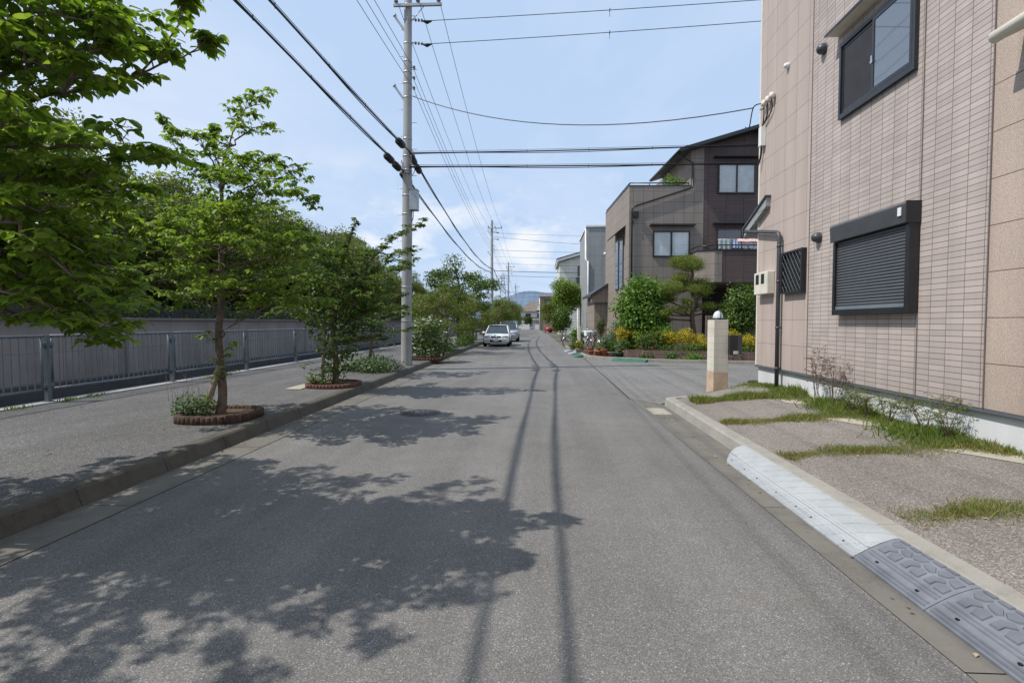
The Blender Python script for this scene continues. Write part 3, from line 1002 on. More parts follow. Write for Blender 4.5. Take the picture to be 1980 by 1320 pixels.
# --- nearest street tree: its trunk stands outside the frame, the crown hangs in
NB = (-5.0, 2.93, .15)
t = thing('street_tree', 'nearest broad leaved street tree whose crown hangs into the upper left corner', 'tree', NB, 'street trees along the left kerb')
wood, lv = MB(), Leaves()
tr = [(-5.0, 2.93, .13), (-4.97, 2.94, 1.0), (-4.93, 2.96, 2.0), (-4.9, 2.94, 3.0), (-4.86, 2.94, 4.2), (-4.85, 2.94, 5.2)]
wood.tube(polyline(tr, 16), [.085 - .0043 * i for i in range(17)], 9, caps=True)
YN = 2.93
nl = [  # limbs as photo pixels with the distance of every point
    [(-4.92, 2.95, 2.35), at(-60, 225, 3.2), at(70, 190, 3.25), at(215, 158, 3.27), at(330, 118, 3.27), at(398, 82, 3.27)],
    [(-4.92, 2.95, 2.45), at(20, 130, 3.08), at(170, 95, 3.13), at(275, 92, 3.18)],
    [(-4.92, 2.95, 2.7), at(-20, 60, 2.88), at(95, 25, 2.68), at(185, 45, 2.58)],
    [(-4.9, 2.95, 2.9), at(40, -60, 3.18), at(150, -20, 2.96), at(250, 90, 3.48)],
    [at(255, 145, 3.27), at(300, 100, 3.26), at(345, 40, 3.25), at(352, 12, 3.25)],
    [at(120, 176, 2.91), at(160, 120, 2.78), at(200, 80, 2.73)],
    [(-4.93, 2.96, 1.9), at(-40, 300, 2.88), at(120, 285, 2.88), at(220, 280, 2.83), at(292, 300, 2.78)],
    [(-4.94, 2.96, 1.8), at(-60, 360, 3.18), at(100, 330, 2.96), at(200, 345, 3.48), at(262, 365, 3.58)],
    [(-4.94, 2.96, 1.7), at(-60, 420, 2.78), at(60, 400, 2.68), at(160, 395, 2.58)],
    [(-4.95, 2.96, 1.6), at(-60, 470, 3.08), at(80, 470, 3.18), at(180, 500, 3.28), at(235, 530, 3.33)],
    [(-4.95, 2.96, 1.5), at(-60, 500, 2.96), at(100, 510, 3.58), at(200, 545, 3.68), at(262, 575, 3.73)],
    [(-4.95, 2.96, 1.4), at(-40, 560, 2.98), at(80, 590, 3.08), at(160, 610, 3.08), at(205, 640, 3.08)],
    [(-4.95, 2.96, 1.3), at(-80, 560, 2.78), at(20, 560, 2.68), at(90, 590, 2.63)],
    [(-4.94, 2.96, 1.75), at(-60, 300, 3.78), at(60, 260, 3.98), at(150, 262, 4.18)],
    [(-4.95, 2.96, 1.65), at(-60, 430, 3.88), at(60, 440, 4.18), at(140, 430, 4.28)],
    [(-4.95, 2.96, 1.3), at(-60, 520, 2.9), at(60, 540, 2.85), at(140, 570, 2.85), at(190, 600, 2.85)],
    [(-4.95, 2.96, 1.4), at(-40, 440, 2.7), at(60, 470, 2.6), at(130, 520, 2.6)],
    [(-4.95, 2.96, 1.5), at(-60, 400, 3.3), at(80, 400, 3.5), at(170, 430, 3.6), at(225, 470, 3.6)],
    [(-4.95, 2.96, 1.2), at(-60, 600, 3.2), at(60, 620, 3.25), at(150, 625, 3.25), at(225, 635, 3.25)],
    [(-4.95, 2.96, 1.9), at(-60, 260, 2.6), at(30, 240, 2.5), at(100, 260, 2.45)],
    [(-4.95, 2.96, 2.6), at(-60, 40, 2.8), at(40, 90, 2.7), at(110, 110, 2.65)],
    [(-4.92, 2.95, 2.6), at(40, 120, 3.3), at(150, 60, 3.4), at(215, 40, 3.4)],
    [(-4.95, 2.96, 1.45), at(-60, 460, 3.1), at(40, 450, 3.1), at(120, 460, 3.1), at(190, 470, 3.1)],
    [(-4.95, 2.96, 1.35), at(-60, 520, 3.3), at(40, 520, 3.35), at(130, 530, 3.4), at(215, 555, 3.4)],
    [(-4.95, 2.96, 1.3), at(-60, 570, 3.0), at(20, 580, 3.0), at(90, 600, 3.0), at(160, 635, 3.0)],
    [(-4.95, 2.96, 1.6), at(-60, 360, 3.0), at(50, 350, 3.0), at(140, 345, 3.0), at(215, 330, 3.0)],
    [(-4.95, 2.96, 1.5), at(-60, 400, 3.6), at(60, 420, 3.7), at(150, 440, 3.7), at(230, 420, 3.7)],
    [(-4.92, 2.95, 2.5), at(-20, 110, 3.0), at(60, 120, 3.0), at(130, 150, 3.0)],
]
for i, pts in enumerate(nl):
    low = i >= 6
    limb(wood, lv, pts, .017 if i != 4 else .008, .078, .30 if i not in (0, 4) else .22, .085, .2 if i != 4 else .4, 6, 1, .4, 14, .015)
for k in range(26):          # the rest of the crown, mostly out of frame, throws the big shadow
    z = 2.1 + 3.0 * k / 26
    az = 2.0 + 2.399 * k
    ln = (1.95 - .8 * abs(z - 3.1) / 2.1) * rng.uniform(.8, 1.08)
    ln *= 1.22 if math.cos(az) < 0 else .70
    if math.cos(az) > .25 and z < 3.3 and math.sin(az) > -.55:
        continue
    limb(wood, lv, auto_limb((-4.9, 2.95, z - .4), az, ln, .7, rng.gauss(0, .2)), .02, .082, .38, .15, .2, 6, 1, .3, 12, .015, .62)
for k in range(4):
    limb(wood, lv, auto_limb((-4.87, 2.94, 3.5 + .25 * k), -.9 + .5 * k, 1.35, .75, .15), .02, .085, .36, .13, .2, 6, 1, .3, 12, .015, .8)
for k in range(9):           # limbs reaching over the camera side, above the frame
    limb(wood, lv, auto_limb((-4.87, 2.94, 2.9 + .17 * k), -1.35 + .135 * ((k * 4) % 9), rng.uniform(1.5, 1.95), .75, rng.gauss(0, .15)), .018, .078, .36, .16, .25, 6, 1, .3, 12, .015, .6)
for k in range(6):           # towards the camera and left
    limb(wood, lv, auto_limb((-4.87, 2.94, 2.7 + .2 * k), -2.1 + .16 * k, rng.uniform(1.5, 1.9), .6, rng.gauss(0, .15)), .018, .078, .36, .15, .25, 6, 1, .3, 12, .015, .65)
for k in range(10):          # and over the kerb side, shading the pavement edge
    limb(wood, lv, auto_limb((-4.9, 2.95, 2.35 + .16 * k), 1.75 + .14 * ((k * 3) % 10), rng.uniform(1.5, 2.2), .5, rng.gauss(0, .2)), .018, .085, .40, .12, .2, 6, 1, .3, 12, .015, .85)
for k in range(5):           # and over the pavement behind
    limb(wood, lv, auto_limb((-4.87, 2.94, 2.3 + .3 * k), 2.0 + .5 * k, rng.uniform(1.9, 2.3), .6, rng.gauss(0, .15)), .018, .082, .36, .14, .25, 6, 1, .3, 12, .015, .8)
finish_tree(t, wood, lv, 'bark', 'lf_near')

# --- second tree: slim trunk and airy tiers
B1 = (-4.70, 7.1, .2)
t = thing('street_tree', 'slim airy street tree with light open tiers in the brown log edged bed', 'tree', B1, 'street trees along the left kerb')
wood, lv = MB(), Leaves()
Y1 = 7.1
tr = [(-4.70, Y1, .15), at(431, 760, Y1), at(426, 700, Y1), at(423, 640, Y1), at(429, 570, Y1 - .03), at(427, 500, Y1), at(432, 430, Y1 + .02), at(427, 350, Y1), at(437, 290, Y1)]
wood.tube(polyline(tr, 28), [.068 - .0019 * i + .012 * max(0, 3 - i) / 3 + rng.uniform(-.002, .002) for i in range(29)], 9)
lb = [
    ([at(437, 290, Y1), at(452, 255, Y1), at(470, 215, Y1 + .05), at(508, 192, Y1 + .1)], .3),
    ([at(440, 285, Y1), at(478, 255, Y1 - .1), at(500, 245, Y1 - .15), at(520, 238, Y1 - .2)], .25),
    ([at(430, 345, Y1), at(415, 290, Y1 + .1), at(412, 262, Y1 + .2)], .25),
    ([at(428, 400, Y1), at(395, 340, Y1 + .1), at(350, 300, Y1 + .15), at(316, 238, Y1 + .1)], .26),
    ([at(430, 350, Y1), at(400, 300, Y1 - .2), at(380, 265, Y1 - .3), at(345, 258, Y1 - .35)], .24),
    ([at(432, 365, Y1), at(446, 320, Y1 - .2), at(490, 322, Y1 - .4), at(522, 312, Y1 - .5)], .26),
    ([at(430, 390, Y1), at(470, 365, Y1 + .1), at(520, 345, Y1 + .1), at(560, 350, Y1 + .1), at(588, 382, Y1 + .1)], .42),
    ([at(430, 415, Y1), at(480, 385, Y1 - .3), at(540, 370, Y1 - .5), at(566, 378, Y1 - .6)], .4),
    ([at(429, 430, Y1), at(380, 395, Y1 - .2), at(300, 390, Y1 - .3), at(240, 402, Y1 - .3), at(190, 415, Y1 - .25)], .36),
    ([at(428, 450, Y1), at(370, 420, Y1 + .3), at(330, 405, Y1 + .5), at(280, 380, Y1 + .6)], .36),
    ([at(428, 470, Y1), at(380, 450, Y1 - .4), at(330, 450, Y1 - .6), at(275, 465, Y1 - .65)], .36),
    ([at(430, 470, Y1), at(490, 430, Y1 + .3), at(540, 420, Y1 + .6), at(570, 440, Y1 + .7)], .42),
    ([at(430, 490, Y1), at(480, 460, Y1 - .4), at(530, 455, Y1 - .6), at(556, 466, Y1 - .7)], .4),
    ([at(428, 510, Y1), at(390, 490, Y1 + .1), at(350, 500, Y1 + .15), at(310, 520, Y1 + .15)], .3),
    ([at(428, 530, Y1), at(395, 540, Y1 - .3), at(365, 560, Y1 - .4), at(345, 582, Y1 - .45)], .24),
    ([at(430, 520, Y1), at(500, 500, Y1 + .2), at(560, 510, Y1 + .3), at(575, 528, Y1 + .3)], .42),
    ([at(428, 655, Y1), at(450, 630, Y1), at(500, 600, Y1 + .1), at(545, 590, Y1 + .2), at(570, 600, Y1 + .2)], .34),
    ([at(428, 590, Y1), at(460, 570, Y1 - .2), at(520, 560, Y1 - .3), at(560, 580, Y1 - .3)], .3),
    ([at(428, 440, Y1), at(430, 410, Y1 - .6), at(440, 400, Y1 - 1.1)], .36), ([at(428, 440, Y1), at(425, 420, Y1 + .6), at(415, 400, Y1 + 1.2)], .36),
    ([at(428, 480, Y1), at(445, 455, Y1 - .7), at(470, 470, Y1 - 1.2)], .36), ([at(428, 500, Y1), at(410, 470, Y1 + .7), at(420, 480, Y1 + 1.3)], .36),
    ([at(430, 380, Y1), at(440, 350, Y1 - .5), at(450, 345, Y1 - .8)], .3), ([at(430, 380, Y1), at(420, 350, Y1 + .5), at(400, 330, Y1 + .9)], .3),
]
for i, (pts, tl) in enumerate(lb):
    limb(wood, lv, pts, .013, .074, tl * 1.15, .07, .22, 6, 1, .5, 12, .016, .98)
for k in range(15):
    z = 1.7 + 1.15 * k / 15
    b_ = min(polyline(tr, 40), key=lambda q: abs(q.z - z))
    limb(wood, lv, auto_limb(b_, 2.399 * k + .4, (1.6 - .25 * (z - 1.7)) * rng.uniform(.7, 1.0), rng.uniform(.15, .45), rng.gauss(0, .3)), .012, .074, .36, .085, .25, 6, 1, .5, 11, .018, .9)
for px, py in ((405, 650), (398, 655), (445, 670), (455, 668), (415, 700), (440, 690), (425, 725), (450, 720), (395, 775), (415, 780), (435, 715), (410, 735)):
    p = Vector(at(428, py + 15, Y1)); q = Vector(at(px, py, Y1 - .1))
    twig(wood, lv, p, q - p, (q - p).length + .06, .09, 0, .005, 6, .4)
finish_tree(t, wood, lv, 'bark', 'lf_dog')

# --- third tree: dense, leafy to the foot, one long limb towards the pole
Y2 = 10.9
B2 = (-4.56, Y2, .2)
t = thing('street_tree', 'dense dark street tree leafy to the foot in the red brick edged bed', 'tree', B2, 'street trees along the left kerb')
wood, lv = MB(), Leaves()
tr = [(-4.56, Y2, .15), at(650, 700, Y2), at(645, 640, Y2), at(652, 580, Y2), at(660, 520, Y2)]
wood.tube(polyline(tr, 14), [.075 - .0035 * i for i in range(15)], 9)
lb = [[at(655, 590, Y2), at(690, 540, Y2), at(725, 495, Y2 - .1), at(765, 460, Y2 - .1), at(815, 433, Y2 - .1)],
      [at(655, 600, Y2), at(710, 540, Y2 + .2), at(755, 505, Y2 + .2), at(792, 490, Y2 + .2)],
      [at(655, 610, Y2), at(715, 560, Y2 - .3), at(760, 530, Y2 - .4), at(795, 510, Y2 - .4)],
      [at(655, 560, Y2), at(660, 510, Y2), at(675, 465, Y2), at(685, 440, Y2)],
      [at(655, 570, Y2), at(630, 520, Y2 + .2), at(610, 470, Y2 + .2), at(590, 445, Y2 + .1)],
      [at(650, 600, Y2), at(600, 555, Y2), at(550, 530, Y2 - .1), at(520, 545, Y2 - .1)],
      [at(650, 615, Y2), at(600, 600, Y2 - .3), at(560, 600, Y2 - .4), at(530, 608, Y2 - .4)],
      [at(650, 640, Y2), at(700, 610, Y2 - .3), at(740, 600, Y2 - .4), at(775, 605, Y2 - .5)],
      [at(648, 650, Y2), at(700, 640, Y2 + .2), at(745, 640, Y2 + .3)],
      [at(648, 660, Y2), at(690, 660, Y2 - .3), at(740, 655, Y2 - .4)],
      [at(648, 640, Y2), at(610, 630, Y2 + .2), at(580, 610, Y2 + .3)],
      [at(650, 590, Y2), at(655, 560, Y2 - .7), at(640, 540, Y2 - 1.1)], [at(650, 590, Y2), at(660, 560, Y2 + .7), at(680, 540, Y2 + 1.2)],
      [at(650, 620, Y2), at(680, 590, Y2 - .6), at(700, 575, Y2 - .9)], [at(655, 545, Y2), at(640, 500, Y2 - .5), at(625, 480, Y2 - .8)]]
for i, pts in enumerate(lb):
    limb(wood, lv, pts, .02, .085, .38 if i > 0 else .3, .095, .15, 6, 1, .35, 12, .012)
P, D, N = clump_leaves([(at(650, 600, Y2), (.88, .85, .66)), (at(655, 670, Y2), (.5, .5, .5)), (at(655, 540, Y2), (.85, .8, .55)), (at(600, 540, Y2), (.5, .6, .4)),
                        (at(715, 560, Y2), (.5, .6, .38)), (at(630, 490, Y2), (.55, .5, .35)), (at(648, 715, Y2), (.26, .28, .3))], 170, .3)
for a, b_, c in zip(P, D, N):
    lv.put(a, b_, c, rng.uniform(.055, .095))
for px, py in ((590, 710), (600, 705), (585, 715)):
    p = Vector(at(640, 720, Y2)); q = Vector(at(px, py, Y2 - .1))
    twig(wood, lv, p, q - p, (q - p).length, .08, 0, .005, 6, .3)
finish_tree(t, wood, lv, 'bark', 'lf_dense')

# --- fourth tree: thin trunk behind the low shrub
Y3 = 14.4
t = thing('street_tree', 'thin young street tree rising behind the low shrub beside the near utility pole', 'tree', (-5.0, Y3, .2), 'street trees along the left kerb')
wood, lv = MB(), Leaves()
tr = [(-5.0, Y3, .15), at(718, 660, Y3), at(716, 610, Y3), at(722, 550, Y3), at(726, 500, Y3)]
wood.tube(polyline(tr, 12), [.055 - .0032 * i for i in range(13)], 8)
for k in range(17):
    f = .25 + .72 * k / 17
    b_ = polyline(tr, 40)[int(f * 40)]
    limb(wood, lv, auto_limb(b_, 2.4 * k + .5, 1.25 - .5 * f, .45, rng.gauss(0, .3)), .014, .085, .34, .12, .2, 5, 1, .4, 9, .015)
for k in range(4):
    b_ = polyline(tr, 40)[8 + k]
    limb(wood, lv, auto_limb(b_, 1.9 * k - .3, .5, .1), .008, .08, .2, .14, .3, 5, 0, .4, 7, .01)
finish_tree(t, wood, lv, 'bark', 'lf_dense')


# --- trees of the second rank: protos, then copies
def proto_tree(name, label, cat, h, rad, leaf, bark, nlimb, L, group, seed, trunk_clear=.3, per=60, flat=.75, core=True):
    global rng
    old = rng
    rng = random.Random(seed)
    t = thing(name, label, cat, (0, 0, 0), group)
    wood, lv = MB(), Leaves()
    tr = [(0, 0, 0), (rng.gauss(0, .06), rng.gauss(0, .06), h * .35), (rng.gauss(0, .12), rng.gauss(0, .12), h * .65), (rng.gauss(0, .2), rng.gauss(0, .2), h * .93)]
    pl = polyline(tr, 14)
    r0 = .022 * h
    wood.tube(pl, [r0 * (1 - .06 * i) for i in range(15)], 8)
    cl = []
    for k in range(nlimb):
        f = trunk_clear + (1 - trunk_clear) * (k + .5) / nlimb
        b_ = pl[int(f * 12)]
        g = (f - trunk_clear) / (1 - trunk_clear)
        ln = rad * (math.sin(math.pi * (.18 + .74 * g)) ** .8) * rng.uniform(.72, 1.12)
        az = 2.399 * k + rng.gauss(0, .3)
        pts = auto_limb(b_, az, ln, rng.uniform(.15, .55) * ln, rng.gauss(0, .2))
        wood.tube(polyline(pts, 6), [r0 * .38 * (1 - .13 * i) for i in range(7)], 5, caps=False)
        e = Vector(pts[-1]); m_ = Vector(pts[-2])
        s = rad * rng.uniform(.24, .38)
        cl.append((tuple(e * .92 + m_ * .08), (s, s, s * flat)))
        cl.append((tuple((e + m_) / 2 + Vector((rng.gauss(0, .15), rng.gauss(0, .15), rng.uniform(-.1, .25)))), (s * .85, s * .85, s * flat * .8)))
    cl.append((tuple(Vector(tr[-1])), (rad * .3, rad * .3, rad * .3)))
    P, D, N = clump_leaves(cl, per, .35)
    wood.build('trunk', bark, t, recalc=False)
    o = leaf_mesh('crown', P, D, N, nrng.uniform(.6, 1.25, len(P)) * L, T_RHOM, leaf, t)
    rng = old
    return t


GP = 'trees of the park behind the wall'
PT = [proto_tree('park_tree', 'x', 'tree', 7.2, 2.6, 'lf_park', 'bark_dark', 17, .125, GP, 3, .26, 118, .75),
      proto_tree('park_tree', 'x', 'tree', 7.2, 2.4, 'lf_park3', 'bark_dark', 16, .12, GP, 5, .24, 125, .8),
      proto_tree('park_tree', 'x', 'tree', 7.2, 2.1, 'lf_park2', 'bark_dark', 18, .115, GP, 9, .2, 120, .95),
      proto_tree('park_tree', 'x', 'tree', 7.2, 2.7, 'lf_park', 'bark_dark', 15, .13, GP, 21, .3, 112, .7)]
rows = [  # x, y, height, proto
    (-12.7, 7.0, 7.4, 1), (-13.4, 9.6, 7.9, 0), (-12.6, 12.0, 7.5, 1), (-13.2, 14.6, 7.3, 3), (-12.5, 17.0, 6.2, 0), (-13.3, 19.4, 6.4, 1), (-12.6, 22.0, 7.0, 3),
    (-13.3, 24.8, 7.5, 0), (-12.7, 27.6, 7.2, 2), (-13.2, 30.6, 7.3, 1), (-12.6, 33.8, 7.1, 0), (-13.2, 37.2, 7.0, 3), (-12.5, 41, 6.4, 2), (-12.9, 45, 6.2, 0), (-11.9, 49, 6.4, 2),
    (-12.6, 54, 5.8, 0), (-12.2, 60, 5.4, 2), (-12.6, 67, 5.6, 3), (-12.4, 76, 5.4, 0), (-12.6, 88, 5.6, 1),
    (-17.0, 10.5, 7.6, 0), (-16.8, 15.5, 7.2, 3), (-17.2, 21, 7.0, 1), (-16.8, 27, 7.4, 0), (-17.0, 33, 7.2, 3), (-16.7, 40, 6.6, 1), (-12.9, 36.0, 7.35, 0), (-12.2, 31.5, 7.1, 3)]
tone = {0: 'rounded mid green', 1: 'deep dark green', 2: 'yellowish green', 3: 'broad spreading green'}
order = ['left edge', 'near left', 'second', 'third', 'fourth', 'fifth', 'sixth', 'seventh', 'eighth', 'ninth', 'tenth', 'eleventh', 'twelfth', 'thirteenth', 'fourteenth', 'fifteenth', 'sixteenth', 'seventeenth', 'eighteenth', 'farthest']
used = set()
for i, (x, y, h, k) in enumerate(rows):
    x, y, h = x - 2.3, y * 1.12, 1.54 + (h - 1.54) * 1.17
    if i < 20:
        lab = '%s park tree behind the wall, %s of the front row' % (tone[k], order[i])
    else:
        lab = '%s park tree in the back row, %s from the left' % (tone[k], ['first', 'second', 'third', 'fourth', 'fifth', 'sixth', 'seventh', 'eighth'][i - 20])
    s = h / 7.2
    rz = rng.uniform(0, 6.28)
    sc = (s * rng.uniform(.95, 1.1), s * rng.uniform(.95, 1.1), s)
    if k not in used:
        o = PT[k]; used.add(k)
        o.location = (x, y, -.03); o.rotation_euler = (0, 0, rz); o.scale = sc; o['label'] = lab
    else:
        dup(PT[k], (x, y, -.03), rz, lab, GP, sc)

# understorey shrubs behind the wall
P, D, N = clump_leaves([((0, 0, 1.1), (1.4, .6, 1.0)), ((1.2, .15, 1.1), (1.0, .55, .95)), ((-1.2, -.1, 1.2), (1.0, .55, .9))], 85, .3)
SH = thing('park_shrub', 'x', 'shrub', (0, 0, 0), 'dark shrubs under the park trees')
leaf_mesh('foliage', P, D, N, nrng.uniform(.06, .13, len(P)), T_RHOM, 'lf_park3', SH)
m = MB(); m.tube([(0, 0, 0), (.05, 0, .5), (.1, .1, 1.1)], [.05, .04, .02], 6); m.tube([(0, 0, .2), (.5, .1, .7), (1.0, .2, .9)], [.03, .025, .01], 5); m.build('stem', 'bark_dark', SH)
for i, (x, y) in enumerate(((-11.0, 8.6), (-11.1, 12.6), (-11.0, 16.8), (-11.1, 21.5), (-11.0, 26.5), (-11.0, 32.0), (-11.0, 38.5), (-11.0, 46))):
    lab = 'dark low shrub behind the wall, %s from the left' % ['first', 'second', 'third', 'fourth', 'fifth', 'sixth', 'seventh', 'eighth'][i]
    if i == 0:
        SH.location = (x, y, .1); SH.rotation_euler = (0, 0, R(90)); SH['label'] = lab
    else:
        dup(SH, (x, y, .1), R(90) + rng.uniform(-.1, .1), lab)

# farther street trees beyond the pole
GS = 'farther street trees on the left pavement'
FT = [proto_tree('street_tree', 'x', 'tree', 3.6, 1.75, 'lf_park', 'bark', 15, .10, GS, 31, .28, 95, .6),
      proto_tree('street_tree', 'x', 'tree', 5.2, 2.2, 'lf_dense', 'bark_dark', 15, .13, GS, 33, .42, 75, .5),
      proto_tree('street_tree', 'x', 'tree', 4.4, 2.0, 'lf_park', 'bark', 16, .13, GS, 37, .2, 70, .75)]
far = [(-4.75, 25.0, 3.5, 0, 'light green street tree just beyond the white rose bush'), (-5.0, 30.5, 5.3, 1, 'tall dark layered street tree left of the second utility pole'),
       (-4.9, 36.0, 3.4, 0, 'small light green street tree beside the parked white car'), (-5.4, 41.5, 3.2, 2, 'bushy street tree behind the parked white car'),
       (-5.2, 60.0, 4.5, 2, 'rounded street tree under the third utility pole'), (-5.2, 70.0, 4.8, 2, 'street tree right of the third utility pole'), (-5.6, 82.0, 4.9, 2, 'street tree by the fourth utility pole'),
       (-5.6, 97.0, 4.5, 2, 'farthest street tree at the left of the junction')]
used = set()
for x, y, h, k, lab in far:
    h0 = (3.6, 5.2, 4.4)[k]; s = h / h0
    if k not in used:
        used.add(k); o = FT[k]; o.location = (x, y, .14); o['label'] = lab; o.scale = (s, s, s)
    else:
        dup(FT[k], (x, y, .14), rng.uniform(0, 6.3), lab, GS, (s, s, s))


# ------------------------------------------------------------------ beds, stakes and shrubs of the pavement
def log_ring(name, label, cx, cy, ra, rb, h, mat, n, rlog, gap=None, rot=0.0):
    t = thing(name, label, 'planter', (cx, cy, .15))
    m = MB()
    for k in range(n):
        a = 2 * math.pi * k / n
        if gap and gap[0] < a < gap[1]:
            continue
        # rounded-square outline
        c, s = math.cos(a), math.sin(a)
        e = (abs(c) ** 3 + abs(s) ** 3) ** (-1 / 3)
        x, y = c * e * ra, s * e * rb
        x, y = x * math.cos(rot) - y * math.sin(rot), x * math.sin(rot) + y * math.cos(rot)
        hh = h * rng.uniform(.93, 1.06)
        m.lathe([(rlog, -.02), (rlog, hh - .008), (rlog * .8, hh)], (cx + x, cy + y, .15), 8)
    m.build('log_edging', mat, t)
    s = MB()
    s.add([(cx + ra * .98 * math.cos(a) * 1.02, cy + rb * .98 * math.sin(a), .15 + h * .62) for a in [2 * math.pi * k / 20 for k in range(20)]], [tuple(range(20))])
    s.build('soil', 'soil', t)
    return t


log_ring('planter', 'tree bed edged with dark brown half logs on the left pavement', -4.66, 7.06, .47, .47, .112, 'brownblock', 44, .052)
log_ring('planter', 'tree bed with a low red brick rim farther along the pavement', -4.56, 10.85, .50, .52, .09, 'redbrick', 44, .048)
sl = MB(); sl.box(-5.35, 10.2, .152, -5.0, 11.0, .17); structure(sl.build('bed_slab', 'pale_conc', bevel=.01))

def stake(name, label, a, b_, r):
    t = MB(); t.tube([a, b_], [r, r * .9], 10)
    o = t.build(name, 'wood', None); tag(o, label, 'stake')
stake('tree_stake', 'short leaning grey timber stake propping the slim airy tree', at(400, 790, 7.0), at(424, 706, 7.06), .042)
stake('tree_stake', 'upright timber stake beside the dense dark tree', (-4.80, 10.8, .15), at(627, 618, 10.8), .035)


def bush(name, label, cat, c, clumps, per, L, mat, stems=4, tmpl=T_RHOM, flowers=None, group=None, shell=.35, droop=.2, up=.5, fsize=.05):
    t = thing(name, label, cat, c, group)
    cl = [((c[0] + x, c[1] + y, c[2] + z), r) for (x, y, z), r in clumps]
    P, D, N = clump_leaves(cl, per, shell, droop, up)
    keep = P[:, 2] > c[2] - .02
    P, D, N = P[keep], D[keep], N[keep]
    leaf_mesh('foliage', P, D, N, nrng.uniform(.65, 1.25, len(P)) * L, tmpl, mat, t)
    m = MB()
    for k in range(stems):
        q = cl[k % len(cl)][0]
        m.tube(polyline([(c[0] + rng.gauss(0, .03), c[1] + rng.gauss(0, .03), c[2] - .03), ((c[0] + q[0]) / 2 + rng.gauss(0, .04), (c[1] + q[1]) / 2, (c[2] + q[2]) / 2), q], 5), [.016, .014, .012, .01, .008, .005], 5)
    m.build('stem', 'bark', t)
    if flowers:
        fm, n = flowers
        f = MB()
        tot = 0
        while tot < n:
            cc, r = cl[rng.randrange(len(cl))]
            r = r if isinstance(r, tuple) else (r, r, r)
            u = unit(1)[0]
            if u[2] < -.3 and rng.random() < .7: continue
            p = [cc[i] + u[i] * r[i] * 1.04 for i in range(3)]
            s = fsize * rng.uniform(.6, 1.2)
            for k in range(5):
                a = 6.283 * k / 5 + rng.random()
                e1 = Vector((math.cos(a), math.sin(a), rng.uniform(-.1, .5))) * s
                f.add([p, (p[0] + e1.x - e1.y * .5, p[1] + e1.y + e1.x * .5, p[2] + e1.z), (p[0] + e1.x * 1.3, p[1] + e1.y * 1.3, p[2] + e1.z), (p[0] + e1.x + e1.y * .5, p[1] + e1.y - e1.x * .5, p[2] + e1.z)], [(0, 1, 2, 3)])
            tot += 1
        o = f.build('blossom', fm, t, recalc=False); o['kind'] = 'stuff'
    return t


# lavender-like clump with thin flower stalks in the first bed
t = bush('lavender_bush', 'grey green lavender clump at the left of the brown log bed', 'bush', (-5.0, 6.92, .22),
         [((0, 0, .15), (.22, .2, .15)), ((.17, .03, .12), (.16, .15, .12)), ((-.14, -.02, .10), (.14, .16, .11))], 900, .045, 'lf_lav', 5, T_RHOM, None, None, .2, .0, .8)
for k in range(16):
    m = MB()
    x = -5.0 + rng.gauss(-.05, .17); yy = 6.92 + rng.gauss(0, .1)
    m.tube([(x, yy, .4), (x + rng.gauss(0, .03), yy, .6), (x + rng.gauss(0, .07), yy, rng.uniform(.62, .82))], [.0025, .002, .002], 3)
    m.build('flower_stalk', 'bark', t)
bush('bedding_plant', 'small plant with pale yellow flowers in the red brick edged bed', 'plant', (-4.9, 10.55, .22),
     [((0, 0, .14), (.16, .14, .14)), ((.2, .05, .1), (.13, .12, .1))], 420, .06, 'lf_box', 3, T_RHOM, ('fl_yellow', 12), None, .2, .1, .6, .025)
bush('low_shrub', 'low spreading grey green shrub on the pavement in front of the near utility pole', 'shrub', (-4.78, 14.1, .15),
     [((0, 0, .24), (.5, .4, .28)), ((.42, .1, .18), (.4, .36, .22)), ((-.4, .05, .2), (.4, .36, .22)), ((.1, -.3, .15), (.5, .3, .2)), ((-.7, .1, .12), (.25, .25, .15))], 330, .075, 'lf_lav', 6, T_RHOM, None, None, .25, .1, .6)
bush('rose_bush', 'tall rose bush covered in white flowers right of the near utility pole', 'bush', (-4.4, 19.1, .15),
     [((0, 0, .8), (.62, .6, .75)), ((.35, .2, .7), (.5, .5, .65)), ((-.3, .1, .9), (.45, .45, .6)), ((.1, -.2, .4), (.6, .5, .42)), ((.15, .1, 1.25), (.45, .4, .32)), ((.6, .6, .5), (.4, .4, .5)), ((-.45, -.1, .5), (.35, .35, .5))], 210, .085, 'lf_dense', 6, T_RHOM, ('fl_white', 170), None, .3, .2, .5, .085)
log_ring('planter', 'low reddish edged bed under the white rose bush', -4.4, 19.0, .62, .62, .1, 'redbrick', 40, .045)
bush('verge_shrub', 'mixed low shrub with a few pink flowers beyond the white rose bush', 'shrub', (-4.5, 23.2, .15),
     [((0, 0, .3), (.4, .6, .35)), ((.1, 1.2, .25), (.4, .7, .3)), ((-.1, 2.4, .25), (.35, .7, .3))], 160, .09, 'lf_lav', 4, T_RHOM, ('fl_pink', 8), None, .3, .2, .5, .04)
bush('verge_shrub', 'green low shrub strip along the kerb beside the parked white car', 'shrub', (-4.75, 29.0, .15),
     [((0, 0, .3), (.45, 1.0, .4)), ((0, 1.8, .3), (.45, 1.1, .4)), ((0, 3.6, .3), (.45, 1.1, .4)), ((-.2, 5.4, .3), (.45, 1.1, .4))], 100, .11, 'lf_box', 4, T_RHOM, None, None, .3, .2, .5)
